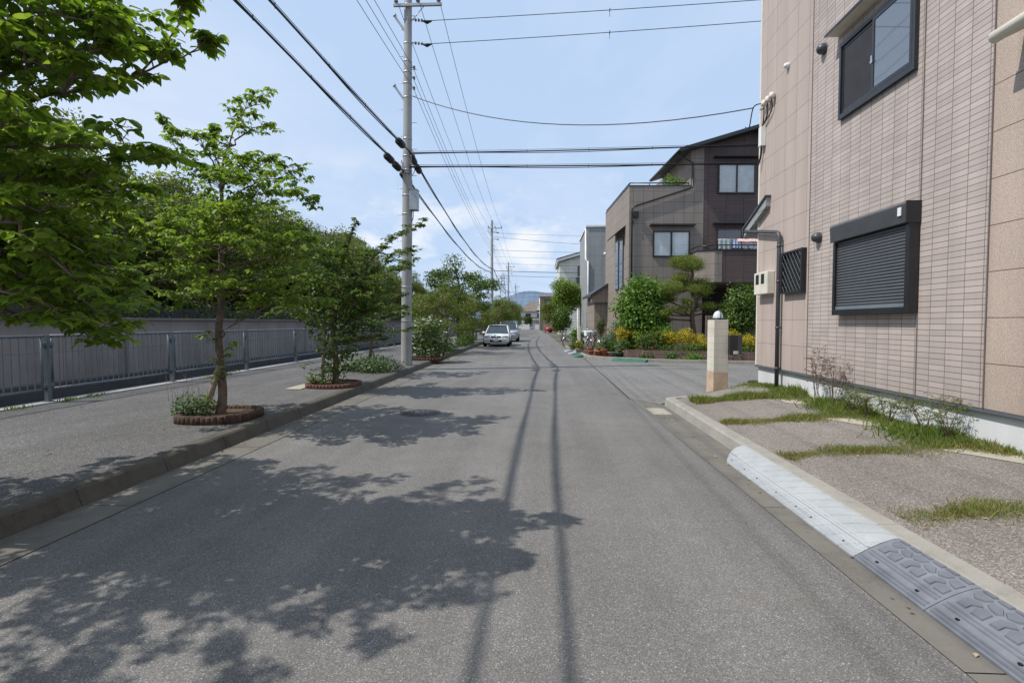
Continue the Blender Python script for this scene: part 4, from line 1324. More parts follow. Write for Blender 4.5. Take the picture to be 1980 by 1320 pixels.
# weeds along the fence foot
P, D, N, L = [], [], [], []
for i in range(220):
    y = rng.choice((7.6, 8.5, 9.0, 12.8)) + rng.gauss(0, .12)
    P.append((-8.44 + rng.gauss(.03, .05), y, .15)); D.append((rng.gauss(0, .4), rng.gauss(0, .4), 1)); N.append((rng.uniform(-1, 1), rng.uniform(-1, 1), .2)); L.append(rng.uniform(.03, .09))
tag(leaf_mesh('weed_tuft', P, D, N, L, T_RHOM, 'grass', None, .35), 'small weeds growing along the foot of the railing', 'weeds', kind='stuff')


# ------------------------------------------------------------------ utility poles and wires
PX = [(-4.42, 16.3), (-5.30, 54.0), (-6.0, 91.5), (-7.1, 139.0)]


def pole_parts(t):
    m = MB(); m.lathe([(.178, -.15), (.176, 0), (.118, 12.25), (.10, 12.3)], (0, 0, 0), 20); m.build('shaft', 'pole', t)
    for z in (1.45, 2.55, 3.3, 4.9, 5.5, 6.3, 6.75, 7.3, 8.6, 9.05, 9.4, 9.75, 10.3, 11.05, 11.5):
        r = .178 - .005 * z + .004
        MB().lathe([(r, z - .022), (r + .004, z - .02), (r + .004, z + .02), (r, z + .022)], (0, 0, 0), 18).build('band', 'galv', t)
    for k in range(20):
        z = 3.2 + .42 * k
        s = 1 if k % 2 else -1
        MB().tube([(s * .1, 0, z), (s * (.178 - .005 * z + .17), 0, z)], .009, 5).build('step_bolt', 'galv', t)
    m = MB()
    m.box(-.42, -.20, 11.38, 1.12, -.13, 11.46)
    m.build('crossarm', 'galv', t)
    m = MB(); m.tube([(.12, -.15, 10.9), (.55, -.16, 11.38)], .014, 6); m.build('brace', 'galv', t)
    for x in (-.34, .36, 1.02):
        m = MB(); m.lathe([(.02, 0), (.02, .05), (.065, .06), (.07, .09), (.04, .11), (.055, .13), (.05, .17), (.02, .19)], (x, -.165, 11.46), 12)
        m.build('insulator', 'porc', t)
    for z0, z1 in ((10.72, 11.15), (8.55, 8.95)):
        m = MB()
        m.obox((-.26, -.03, (z0 + z1) / 2), (.07, .07, .56), 0, 0, -.62)
        m.lathe([(.05, 0), (.06, .03), (.035, .05), (.05, .07), (.02, .09)], (-.42, -.03, z1 + .0), 10)
        m.build('bracket', 'galv', t)
    for z, s in ((11.02, 1), (10.30, 1)):
        m = MB()
        m.tube([(.1, 0, z + .05), (.22, -.02, z + .02)], .014, 5)
        for k in range(3):
            m.lathe([(.02, 0), (.05, .02), (.05, .05), (.02, .07)], (.22 + .1 * k, -.02, z + .02 - .01 * k), 10, 0, 'x')
        m.tube([(.5, -.02, z - .02), (.62, -.02, z - .06), (.78, -.02, z - .02)], [.03, .06, .02], 8, 1)
        m.build('strain_insulator', ['porc', 'cable'], t)
    for z in (9.55, 9.22, 8.90):
        m = MB()
        m.tube([(.1, -.03, z), (.25, -.03, z)], .012, 5)
        m.lathe([(.025, -.05), (.04, -.03), (.02, 0), (.04, .03), (.025, .05)], (.22, -.03, z), 10)
        m.build('spool_insulator', 'porc', t)
    m = MB(); m.tube([(.145, .05, 6.0), (.15, .05, 2.0), (.17, .05, .0)], .012, 5); m.build('earth_pipe', 'galv', t)


P1 = thing('utility_pole', 'near concrete utility pole with a grey box, standing by the left kerb', 'utility pole', (0, 0, 0), 'utility poles along the left kerb')
pole_parts(P1)
others = []
for i, lab in ((1, 'second utility pole up the street, its crossarm right of the dark layered tree'), (2, 'third utility pole up the street'), (3, 'farthest and smallest utility pole')):
    dup(P1, (PX[i][0], PX[i][1], .15 if i < 3 else 0), 0, lab)
m = MB()
m.box(.11, -.17, 5.02, .36, .13, 5.66)
m.box(.10, -.19, 5.66, .375, .15, 5.675)
m.tube([(.2, 0, 5.02), (.2, 0, 4.8), (.14, 0, 4.6)], .018, 6)
m.build('control_box', 'galv', P1, None, .008)
m = MB()
for z, s in ((6.55, -.3), (6.95, .1)):
    m.tube(polyline([(.16, -.1, z), (.3, -.2, z - .25), (.2, -.2, z - .45), (.1, -.18, z - .1)], 8), .012, 5)
m.tube(polyline([(-.16, -.1, 6.6), (-.05, -.22, 6.2), (.15, -.2, 6.15)], 8), .014, 5)
m.build('cable_loop', 'cable', P1)
P1.location = (PX[0][0], PX[0][1], .15)
P1.rotation_euler = (0, .0125, 0)


def sagline(a, b, sag, n=16):
    a, b = Vector(a), Vector(b)
    return [a.lerp(b, i / n) - Vector((0, 0, 4 * sag * (i / n) * (1 - i / n))) for i in range(n + 1)]


def span(pts, sags, n=16):
    out = []
    for i in range(len(pts) - 1):
        s = sagline(pts[i], pts[i + 1], sags[i], n)
        out += s if i == 0 else s[1:]
    return out


def wire(name, label, pts, sags, r, cat='wire', group=None, ticks=None):
    m = MB()
    line = span(pts, sags, 18)
    m.tube(line, r, 5, 0, False)
    if ticks:
        for f in ticks:
            p = line[int(f * (len(line) - 1))]
            m.obox(p, (.02, .12, .06)); m.obox((p.x, p.y, p.z - .1), (.012, .012, .2))
    o = m.build(name, 'wire', None, recalc=False)
    return tag(o, label, cat, group)


def bundle(label, pts, sags, r, tilt=.0, closures=(), group='cable bundles'):
    """Telephone bundle: messenger wire, cable lashed below it, hanging loops and splice boxes."""
    line = span(pts, sags, 36)
    t = thing('cable_bundle', label, 'cable', tuple(line[0]), group)
    m = MB(); m.tube(line, r, 6, 0, False)
    sec = []
    for i, p in enumerate(line):
        ph = i * .9
        sec.append(p + Vector((.02 * math.cos(ph), 0, -.035 + .022 * math.sin(ph))))
    m.tube(sec, r * .6, 5, 0, False)
    m.build('cable', 'cable', t, recalc=False)
    m = MB(); up = [p + Vector((0, 0, .05)) for p in line]
    m.tube(up, r * .35, 4, 0, False)
    for i in range(0, len(line) - 1, 2):
        m.obox(line[i] + Vector((0, 0, .01)), (.012, .012, .1))
    m.build('messenger_wire', 'cable', t, recalc=False)
    for f, dz, L in closures:
        k = f * (len(line) - 1); i = int(k)
        p = line[i].lerp(line[min(i + 1, len(line) - 1)], k - i) + Vector((0, 0, dz))
        d = (line[min(i + 1, len(line) - 1)] - line[i]).normalized()
        m = MB(); m.tube([p - d * L / 2, p - d * L * .42, p + d * L * .42, p + d * L / 2], [.05, .11, .11, .05], 9)
        m.build('splice_box', 'cable', t)
    return t


p1, p2, p3, p4 = [(x, y) for x, y in PX]
bundle('lower left black cable bundle running along the kerb past the near pole', [(-4.62, -21, 6.6), (p1[0] - .2, 16.3, 6.62), (p2[0] - .2, 54, 7.0), (p3[0] - .2, 91.5, 7.0), (p4[0], 139, 7.0)], (.30, .75, .7, .9), .021, 0,
       ((.243, -.07, .55), (.2485, -.09, .5), (.2545, -.1, .5)))
bundle('upper right black cable bundle running along the kerb past the near pole', [(-4.18, -21, 6.95), (p1[0] + .2, 16.2, 7.0), (p2[0] + .2, 54, 7.25), (p3[0] + .2, 91.5, 7.2), (p4[0] + .2, 139, 7.1)], (.66, .8, .7, .9), .021, 0,
       ((.2425, -.02, .5), (.2525, -.08, .55), (.2575, -.1, .5)))
EX = (30.0, 14.2)
bundle('upper black cable bundle crossing the street from the near pole to the right', [(p1[0] + .15, 16.2, 6.98), (EX[0], EX[1], 7.5)], (.38,), .018, 0, (), 'cables crossing to the right')
bundle('lower black cable bundle crossing the street from the near pole to the right', [(p1[0] + .15, 16.2, 6.55), (EX[0], EX[1], 6.5)], (.30,), .02, 0, (), 'cables crossing to the right')
GH = 'overhead wires along the street'
for dx, dy_, lab in ((-.34, 0, 'left'), (.36, 0, 'middle'), (1.02, 0, 'right')):
    wire('power_wire', '%s high voltage wire on the pole crossarms' % lab, [(p1[0] + dx + .14, -21, 11.83), (p1[0] + dx + .14, 16.1, 11.80), (p2[0] + dx, 53.8, 11.78), (p3[0] + dx, 91.3, 11.78), (p4[0] + dx, 138.8, 11.65)], (.5, .75, .7, .9), .009, 'wire', GH)
for k, (z, lab) in enumerate(((9.70, 'upper'), (9.37, 'middle'), (9.05, 'lower'))):
    wire('power_wire', '%s low voltage wire below the crossarms of the left poles' % lab, [(p1[0] + .05 - .1 * k, -21, z + .1), (p1[0] + .3, 16.25, z), (p2[0] + .22, 53.9, z), (p3[0] + .22, 91.4, z), (p4[0] + .2, 138.9, z)], (.55, .7, .7, .9), .008, 'wire', GH)
GC = 'wires crossing to the right'
wire('power_wire', 'topmost wire crossing from the near pole over the street', [(p1[0] + .9, 16.28, 11.15), (EX[0], EX[1] + .3, 11.7)], (.25,), .011, 'wire', GC, (.17,))
wire('power_wire', 'second wire from the top crossing from the near pole over the street', [(p1[0] + .9, 16.28, 10.43), (EX[0], EX[1] + .2, 11.4)], (.30,), .011, 'wire', GC, (.17,))
wire('service_wire', 'sagging service wire from the near pole to the corner of the near house', [(p1[0] + .12, 16.25, 8.85), (4.38, 10.9, 5.98)], (.62,), .013, 'wire', None)
for k, (z0, z1, sg, r) in enumerate(((11.1, 11.3, .5, .012), (10.7, 9.6, .6, .016), (9.3, 9.2, .35, .016), (8.6, 8.7, .4, .010), (7.1, 7.0, .3, .03), (6.6, 6.5, .3, .018), (7.9, 7.95, .4, .010))):
    wire('power_wire', '%s wire crossing right from the second pole' % ['uppermost', 'second', 'third', 'fourth', 'thick sixth', 'lowest', 'fifth'][k], [(p2[0] + .2, 54, z0), (25, 54.6, z1)], (sg,), r, 'wire', GC)
wire('power_wire', 'wire crossing right from the third pole', [(p3[0] + .2, 91.5, 7.1), (30, 92, 6.8)], (.3,), .03, 'wire', GC)

# transmission tower far away
t = thing('transmission_tower', 'distant lattice transmission tower seen between the poles', 'tower', (-32, 420, 0))
m = MB()
def tw(z):
    return 3.2 * (1 - z / 44) + .7
zs = [0, 6, 12, 17, 22, 26, 30, 34, 38, 42]
for a, b_ in zip(zs, zs[1:]):
    ra, rb = tw(a), tw(b_)
    ca = [(-32 + sx * ra, 420 + sy * ra, a) for sx, sy in ((-1, -1), (1, -1), (1, 1), (-1, 1))]
    cb = [(-32 + sx * rb, 420 + sy * rb, b_) for sx, sy in ((-1, -1), (1, -1), (1, 1), (-1, 1))]
    for i in range(4):
        m.tube([ca[i], cb[i]], .16, 4); m.tube([ca[i], cb[(i + 1) % 4]], .09, 4); m.tube([cb[i], cb[(i + 1) % 4]], .09, 4)
m.build('lattice', 'galv', t)
m = MB()
for z in (28, 33, 38):
    m.tube([(-37, 420, z), (-32, 420, z + .8), (-27, 420, z)], [.12, .3, .12], 4)
m.build('crossarm', 'galv', t)


# ------------------------------------------------------------------ near house on the right
WX = 4.43
H1 = thing('house', 'near mauve and beige tiled house with a dark shutter, filling the right side', 'house', (6.5, 4, 0))
def wallseg(name, y0, y1, mat, z0=.68, z1=9.6, x=WX):
    m = MB(); m.box(x, y0, z0, 12.0, y1, z1); return m.build(name, mat, H1)
wallseg('wall', 8.700, 10.70, 'panel')
wallseg('wall', 5.315, 8.697, 'tile', x=WX - .004)
wallseg('wall', -7.0, 5.312, 'panel_near')
m = MB(); m.box(WX + .03, -7, -.03, 11.9, 10.66, .645); m.build('foundation', 'found', H1)
m = MB()
m.prism([(WX - .022, .642), (WX - .022, .652), (WX + .0, .678), (11.9, .678), (11.9, .646), (WX, .646)], 'y', -7, 10.715)
m.build('drip_flashing', 'graphite', H1)
m = MB(); m.box(WX - .012, 6.225, .685, WX - .006, 6.238, 9.6); m.box(WX - .012, 8.690, .685, WX - .002, 8.704, 9.6); m.box(WX - .012, 5.306, .685, WX - .003, 5.318, 9.6)
m.build('sealant_joint', 'sealant', H1)
m = MB(); m.box(WX - .012, 10.66, .68, WX + .1, 10.712, 9.6); m.build('corner_trim', 'cream', H1)
m = MB(); m.box(4.1, -7.3, 9.6, 12.3, 11.0, 9.75); m.build('roof', 'roof', H1)

# upper sliding window with its hood
wy0, wy1, wz0, wz1 = 6.335, 7.87, 4.53, 5.62
wf = MB()
fx0, fx1 = WX - .055, WX + .0
wf.box(fx0, wy0, wz0, fx1, wy1, wz0 + .07); wf.box(fx0, wy0, wz1 - .05, fx1, wy1, wz1)
wf.box(fx0, wy0, wz0 + .07, fx1, wy0 + .045, wz1 - .05); wf.box(fx0, wy1 - .045, wz0 + .07, fx1, wy1, wz1 - .05)
W1 = wf.build('window', 'frame', H1)
m = MB()
ym = 7.09
for a, b_, xo in ((wy0 + .047, ym + .03, WX - .044), (ym - .03, wy1 - .047, WX - .020)):
    z0, z1 = wz0 + .072, wz1 - .052
    m.box(xo - .012, a, z0, xo, b_, z0 + .05); m.box(xo - .012, a, z1 - .04, xo, b_, z1)
    m.box(xo - .012, a, z0 + .05, xo, a + .04, z1 - .04); m.box(xo - .012, b_ - .04, z0 + .05, xo, b_, z1 - .04)
m.build('sash', 'frame', W1)
m = MB(); m.box(WX - .048, wy0 + .09, wz0 + .125, WX - .044, ym - .012, wz1 - .095); m.build('pane', 'skyglass', W1)
m = MB(); m.box(WX - .026, ym + .015, wz0 + .125, WX - .024, wy1 - .09, wz1 - .095); m.build('insect_screen', 'screen', W1)
m = MB(); m.box(WX - .07, ym + .005, 4.98, WX - .057, ym + .03, 5.08); m.box(WX - .074, ym - .01, 4.99, WX - .07, ym + .04, 5.01); m.build('latch', 'chrome', W1)
m = MB(); m.prism([(WX - .20, 5.80), (WX - .20, 5.825), (WX, 5.90), (WX, 5.80)], 'y', 6.18, 7.98)
m.build('window_hood', 'cream', H1)
m = MB(); m.box(WX - .212, 6.17, 5.795, WX - .201, 7.99, 5.83); m.build('hood_edge', 'frame', H1)

# roller shutter
sy0, sy1, sz0, sz1 = 6.225, 7.79, 1.655, 2.965
m = MB()
m.box(WX - .125, sy0, sz0, WX, sy0 + .07, sz1 - .25); m.box(WX - .125, sy1 - .055, sz0, WX, sy1, sz1 - .25)
m.box(WX - .125, sy0 + .07, sz0, WX, sy1 - .055, sz0 + .075)
m.box(WX - .06, sy0 + .07, sz0 + .075, WX - .01, sy1 - .055, sz1 - .25)
SHT = m.build('shutter_frame', 'black', H1, None, .004)
m = MB(); m.prism([(WX - .16, sz1 - .245), (WX - .175, sz1 - .03), (WX - .15, sz1), (WX, sz1), (WX, sz1 - .245)], 'y', sy0 + .0, sy1 + .01)
m.build('shutter_box', 'graphite', SHT, None, .005)
m = MB(); m.box(WX - .178, sy0 - .012, sz1 - .252, WX, sy0 - .001, sz1 + .004); m.build('box_end_cap', 'black', SHT)
m = MB()
zz = sz0 + .125
ns = 23
dz = (sz1 - .25 - zz) / ns
prof = []
for k in range(ns):
    z = zz + k * dz
    prof += [(WX - .085, z + .001), (WX - .098, z + dz * .35), (WX - .098, z + dz * .6), (WX - .088, z + dz * .96)]
n = len(prof)
m.add([(x, y, z) for y in (sy0 + .075, sy1 - .06) for x, z in prof], [(i, i + 1, n + i + 1, n + i) for i in range(n - 1)])
m.build('shutter_slats', 'shut', SHT)
m = MB(); m.box(WX - .104, sy0 + .072, sz0 + .078, WX - .08, sy1 - .057, zz - .002); m.build('end_bar', 'shutend', SHT)
m = MB(); m.box(WX - .181, sy0 + .075, sz1 - .155, WX - .173, sy0 + .135, sz1 - .055); m.build('sticker', 'white', SHT)

# small grilled window
gy0, gy1, gz0, gz1 = 8.77, 9.50, 2.06, 2.80
m = MB()
m.box(WX - .09, gy0, gz0, WX, gy1, gz0 + .03); m.box(WX - .09, gy0, gz1 - .03, WX, gy1, gz1); m.box(WX - .09, gy0, gz0 + .03, WX, gy0 + .03, gz1 - .03); m.box(WX - .09, gy1 - .03, gz0 + .03, WX, gy1, gz1 - .03)
GW = m.build('window', 'black', H1)
m = MB(); m.box(WX - .015, gy0 + .03, gz0 + .03, WX - .008, gy1 - .03, gz1 - .03); m.build('pane', 'dglass', GW)
m = MB()
w_, h_ = gy1 - gy0 - .06, gz1 - gz0 - .06
for k in range(-5, 8):
    for sgn in (1, -1):
        # diagonal bars clipped to the frame
        pts = []
        for i in range(21):
            f = i / 20
            yy = (k * .115 + f * .55) if sgn > 0 else (w_ - k * .115 - f * .55)
            if 0 <= yy <= w_:
                pts.append((WX - (.078 if sgn > 0 else .070), gy0 + .03 + yy, gz0 + .03 + f * h_))
        if len(pts) > 1:
            m.tube([pts[0], pts[-1]], .006, 4, caps=False)
m.build('grille', 'chrome' if False else 'graphite', GW)

# downpipe, porch eave, vents, meters, service fittings
m = MB()
m.tube([(WX - .075, 9.61, .31), (WX - .075, 9.61, 3.12), (WX - .075, 9.65, 3.19), (WX - .075, 9.72, 3.22), (WX - .075, 11.2, 3.50)], .037, 10)
for z in (.7, 1.45, 2.3, 2.95):
    m.lathe([(.043, -.02), (.043, .02)], (WX - .075, 9.61, z), 10); m.box(WX - .05, 9.60, z - .01, WX, 9.62, z + .01)
m.build('downpipe', 'graphite', H1)
m = MB(); m.prism([(10.16, 3.80), (10.16, 3.97), (11.2, 3.55), (11.2, 3.38)], 'x', WX - .09, 7.5); E_ = m.build('porch_roof', 'h3panel', H1)
m = MB(); m.prism([(10.14, 3.975), (10.14, 4.01), (11.24, 3.57), (11.24, 3.40), (11.205, 3.40), (11.205, 3.545)], 'x', WX - .12, 7.5); m.build('roof_edge', 'graphite', E_)
for y, z, lab in ((8.36, 5.83, 'x'), (8.39, 2.90, 'x')):
    m = MB()
    m.lathe([(.085, 0), (.085, -.02), (.075, -.02)], (WX, y, z), 16, 0, 'x')
    m.sphere((WX - .03, y, z), (.10, .085, .085), 16, 8)
    m.build('vent_hood', 'graphite', H1)
m = MB(); m.sphere((WX - .03, 9.54, 6.16), (.06, .05, .05), 12, 8); m.lathe([(.05, 0), (.05, -.03)], (WX, 9.54, 6.16), 12, 0, 'x'); m.build('vent_hood', 'white', H1)
m = MB(); m.box(WX - .14, 9.93, 2.10, WX, 10.53, 2.53); MBX = m.build('meter_box', 'meter', H1, None, .012)
for y in (10.13, 10.37):
    m = MB(); m.box(WX - .146, y - .07, 2.30, WX - .138, y + .07, 2.49); m.build('meter_window', 'dglass', MBX, None, .003)
m = MB()
for k in range(3):
    y, z = 10.06 + .17 * k, 5.86
    m.lathe([(.035, -.05), (.06, -.03), (.045, .05), (.01, .07)], (WX - .06, y, z), 10)
m.build('weather_head', 'cream', H1)
m = MB(); m.box(WX - .1, 10.42, 5.05, WX, 10.54, 5.42); m.build('junction_box', 'white', H1, None, .008)
m = MB()
for k in range(3):
    y = 10.06 + .17 * k
    m.tube(polyline([(WX - .06, y, 5.80), (WX - .04, y + .05, 5.6), (WX - .05, 10.48, 5.45)], 8), .012, 5)
m.tube(polyline([(WX - .05, 10.5, 5.9), (WX - .1, 10.8, 5.95), (WX - .12, 10.95, 5.6), (WX - .1, 11.2, 5.7)], 14), .012, 5)
m.tube(polyline([(WX - .05, 10.5, 5.06), (WX - .05, 10.55, 4.85), (WX - .08, 10.6, 4.7)], 8), .02, 5)
m.build('service_cable', 'cable', H1)
m = MB()
m.tube([(4.17, 3.0, 4.17), (4.17, 5.02, 4.17)], .055, 14)
m.prism([(4.17, 4.115), (4.17, 4.225), (WX, 4.30), (WX, 4.24)], 'y', 3.0, 5.0)
m.build('window_hood', 'cream', H1)

# gate pillar, lamp, letter box; brown block
t = thing('gate_pillar', 'cream rendered gate pillar with a round lamp and a black letter box', 'gate pillar', (3.78, 11.05, .1))
c = (3.79, 11.12)
def pil(z0, z1, s):
    m = MB(); m.obox((c[0], c[1], (z0 + z1) / 2), (s, s, z1 - z0), .12); return m
pil(.0, .50, .325).build('base', 'tan', t, None, .006)
pil(.50, 1.60, .315).build('pillar', 'pillar', t, None, .008)
m = MB(); m.lathe([(.115, 0), (.115, .03), (.10, .04)], (c[0], c[1], 1.60), 20); LB = m.build('lamp_base', 'black', t)
m = MB(); m.sphere((c[0], c[1], 1.64), (.105, .105, .16), 20, 10, 0, 0.0); m.build('lamp_globe', 'lampglass', LB)
m = MB()
m.tube([(c[0] + .02, c[1] - .112, 1.64), (c[0] + .02, c[1] - .10, 1.73), (c[0] + .02, c[1] - .06, 1.79), (c[0] + .02, c[1], 1.81), (c[0] + .02, c[1] + .1, 1.73)], .008, 5); m.build('lamp_guard', 'graphite', LB)
m = MB(); m.obox((4.04, 11.05, 1.07), (.18, .30, .42), .12); LX = m.build('letter_box', 'black', t, None, .008)
m = MB(); m.obox((4.165, 11.05, 1.08), (.09, .28, .40), .12); m.build('flap', 'graphite', LX)
m = MB(); m.obox((4.09, 10.885, .90), (.09, .03, .025), .12); m.obox((4.09, 10.885, .935), (.09, .03, .02), .12); m.build('newspaper', 'white', LX)
t = thing('edging_block', 'weathered brown block lying at the foot of the near house corner', 'block', (4.70, 11.3, .1))
m = MB()
for k in range(4):
    m.lathe([(.055, 0), (.055, .15), (.045, .16)], (4.58 + .09 * k, 11.25 - .02 * k, .10), 9)
m.box(4.55, 11.26, .1, 4.90, 11.42, .25)
m.build('log_block', 'brownblock', t)
m = MB(); m.box(4.56, 11.24, .262, 4.9, 11.42, .275); m.build('worn_top', 'wood', t)

# plants at the wall foot
def twiggy(name, label, cat, x, y, h, mat, n, seed, spread=.28, Ls=.035):
    global rng
    old = rng; rng = random.Random(seed)
    t = thing(name, label, cat, (x, y, padz(x, y)))
    wood, lv = MB(), Leaves()
    z0 = padz(x, y)
    for k in range(n):
        a = rng.uniform(0, 6.28); rr = rng.uniform(.1, 1) * spread
        top = Vector((x + math.cos(a) * rr, y + math.sin(a) * rr, z0 + h * rng.uniform(.55, 1)))
        base = Vector((x + rng.gauss(0, .02), y + rng.gauss(0, .02), z0 - .02))
        pl = polyline([base, base.lerp(top, .5) + Vector((rng.gauss(0, .02), rng.gauss(0, .02), .05)), top], 8)
        wood.tube(pl, [.007 - .0007 * i for i in range(9)], 4, caps=False)
        for i in range(3, 9):
            for s in (1, -1):
                d = Vector((rng.gauss(0, 1), rng.gauss(0, 1), rng.uniform(.1, .7))).normalized()
                e = pl[i] + d * rng.uniform(.05, .16)
                wood.tube([pl[i], e], [.0025, .0015], 3, caps=False)
                for q in (e, pl[i].lerp(e, .6)):
                    for _ in range(3):
                        lv.put(q, (rng.gauss(0, 1), rng.gauss(0, 1), rng.gauss(0, .5)), (rng.gauss(0, .5), rng.gauss(0, .5), 1), Ls * rng.uniform(.5, 1.2))
    wood.build('stem', 'bark', t, recalc=False)
    leaf_mesh('foliage', lv.P, lv.D, lv.N, lv.L, T_RHOM, mat, t, .8 if mat != 'grass' else .22)
    rng = old
    return t


twiggy('nandina_shrub', 'bare twiggy reddish shrub against the wall under the shutter, left stem', 'shrub', 4.24, 8.05, .92, 'lf_red', 5, 1, .22)
twiggy('nandina_shrub', 'shorter brownish twiggy shrub beside the reddish one at the wall foot', 'shrub', 4.26, 7.62, .8, 'lf_red', 7, 2, .2, .03)
for i, (x, y, h, lab) in enumerate(((4.27, 6.85, .36, 'feathery green weed at the wall foot under the shutter, left one'), (4.28, 6.45, .38, 'feathery green weed at the wall foot below the right shutter edge'),
                                    (4.27, 5.85, .40, 'tall feathery weed at the wall foot before the beige panels, left one'), (4.27, 5.55, .44, 'tall feathery weed nearest to the camera at the wall foot'), (4.26, 7.15, .34, 'feathery weed next to the brownish shrub'))):
    twiggy('feathery_weed', lab, 'weed', x, y, h, 'grass', 6, 10 + i, .2, .05)


# ------------------------------------------------------------------ second house (built around its street corner, then turned)
H2 = thing('house', 'brown panelled three storey house with a dark red tiled gable behind the garden', 'house', (0, 0, 0))
def hb(name, mat, boxes, parent=H2, **k):
    m = MB()
    for b_ in boxes:
        m.box(*b_)
    return m.build(name, mat, parent, **k)
hb('wall', 'h2panel', [(0, 0, 0, 2.97, 6.2, 8.15)])
hb('roof_terrace', 'conc', [(.15, .15, 8.15, 2.96, 6.1, 8.152)])
def rz_(x):                       # underside of the gable roof
    return 9.62 + (x - 2.3) * .295 if x < 6.0 else 9.62 + 3.7 * .295 - (x - 6.0) * .295
m = MB(); m.prism([(2.97, 0), (3.60, 0), (3.60, rz_(3.6)), (2.97, rz_(2.97))], 'y', 0.0, 7); m.build('wall', 'h2panel', H2)
m = MB(); m.prism([(3.60, 3.3), (10.5, 3.3), (10.5, rz_(10.5)), (6.0, rz_(6)), (3.60, rz_(3.6))], 'y', .012, 7); m.build('wall', 'h2tile', H2)
hb('wall', 'board', [(3.60, 3.2, 0, 10.5, 3.4, 3.3)])
m = MB()
for (xa, xb) in ((2.28, 6.0), (6.0, 10.9)):
    za, zb = rz_(xa) + .003, rz_(xb) + .003
    m.prism([(xa, za), (xb, zb), (xb, zb + .17), (xa, za + .17)], 'y', -.62, 4.6 if xa < 3 else 7.4)
RF = m.build('roof', 'roof', H2)
m = MB(); m.tube([(2.24, -.64, 9.68), (2.24, 4.6, 9.68)], .06, 8); m.build('gutter_pipe', 'black', RF)
m = MB()
m.tube([(2.3, -.3, 9.6), (2.55, -.12, 9.45), (3.02, -.08, 9.25), (3.05, -.07, 8.9), (3.05, -.07, 8.10), (2.9, -.07, 8.02), (.35, -.07, 7.2), (.14, -.07, 7.1), (.12, -.07, 6.9), (.12, -.07, .2)], .04, 8)
m.build('downpipe', 'black', H2)
hb('pipe_head', 'black', [(.2, -.22, 6.62, .42, 0, 6.90), (.1, -.12, 6.35, .2, 0, 6.5)])
m = MB()
for a, b_ in (((.03, .03, 8.30), (2.9, .03, 8.30)), ((.03, .03, 8.30), (.03, 6.1, 8.30))):
    m.tube([a, b_], .03, 6)
for k in range(4):
    m.tube([(.03 + .95 * k, .03, 8.15), (.03 + .95 * k, .03, 8.30)], .02, 5)
    m.tube([(.03, .03 + 2 * k, 8.15), (.03, .03 + 2 * k, 8.30)], .02, 5)
m.box(-.02, -.02, 8.152, 2.97, .1, 8.19); m.box(-.02, .1, 8.152, .1, 6.2, 8.19)
m.build('terrace_rail', 'black', H2)


def h2win(x0, x1, z0, z1, nsash=2, split=None, y=0.0, curtain=True, parent=H2, name='window'):
    m = MB(); f = .06
    m.box(x0, y - .07, z0, x1, y + .0, z0 + f); m.box(x0, y - .07, z1 - f, x1, y, z1); m.box(x0, y - .07, z0 + f, x0 + f, y, z1 - f); m.box(x1 - f, y - .07, z0 + f, x1, y, z1 - f)
    for k in range(1, nsash):
        xm = x0 + (x1 - x0) * k / nsash
        m.box(xm - .04, y - .06, z0 + f, xm + .04, y - .005, z1 - f)
    w = m.build(name, 'frame', parent)
    m = MB(); m.quad([(x0 + f, y - .045, z0 + f), (x1 - f, y - .045, z0 + f), (x1 - f, y - .045, z1 - f), (x0 + f, y - .045, z1 - f)]); m.build('pane', 'glass', w)
    if curtain:
        m = MB()
        vs, fs = [], []
        n = 60
        for i in range(n + 1):
            x = x0 + f + (x1 - x0 - 2 * f) * i / n
            o = .008 * math.sin(i * 1.9) + .005 * math.sin(i * .7)
            vs += [(x, y - .016 + o * .6, z0 + f), (x, y - .016 + o * .6, z1 - f)]
        fs = [(2 * i, 2 * i + 2, 2 * i + 3, 2 * i + 1) for i in range(n)]
        m.add(vs, fs, 0, True); m.build('curtain', 'curtain', w, recalc=False)
    return w


h2win(1.16, 2.95, 4.74, 5.99)
h2win(4.28, 6.08, 7.78, 9.20)
h2win(6.42, 8.2, 7.78, 9.20)
h2win(4.25, 7.9, 4.6, 6.1, 3, None, 0.0, False)
hb('window_hood', 'black', [(.98, -.3, 6.22, 3.15, 0, 6.28)])
hb('window_hood', 'black', [(4.05, -.32, 9.48, 8.4, .0, 9.54)])
hb('window_hood', 'black', [(4.05, -.32, 6.30, 8.1, .0, 6.37)])
# street side: tall windows and hood
for y0 in (1.1, 2.2):
    m = MB(); m.box(-.05, y0, 3.3, 0, y0 + .8, 5.9); w = m.build('window', 'frame', H2)
    m = MB(); m.box(-.056, y0 + .07, 3.37, -.052, y0 + .73, 4.55); m.box(-.056, y0 + .07, 4.62, -.052, y0 + .73, 5.83); m.build('pane', 'dglass', w)
m = MB(); m.prism([(-.42, 6.02), (0, 6.36), (0, 6.42), (-.44, 6.07)], 'y', .75, 3.3); m.build('window_hood', 'black', H2)
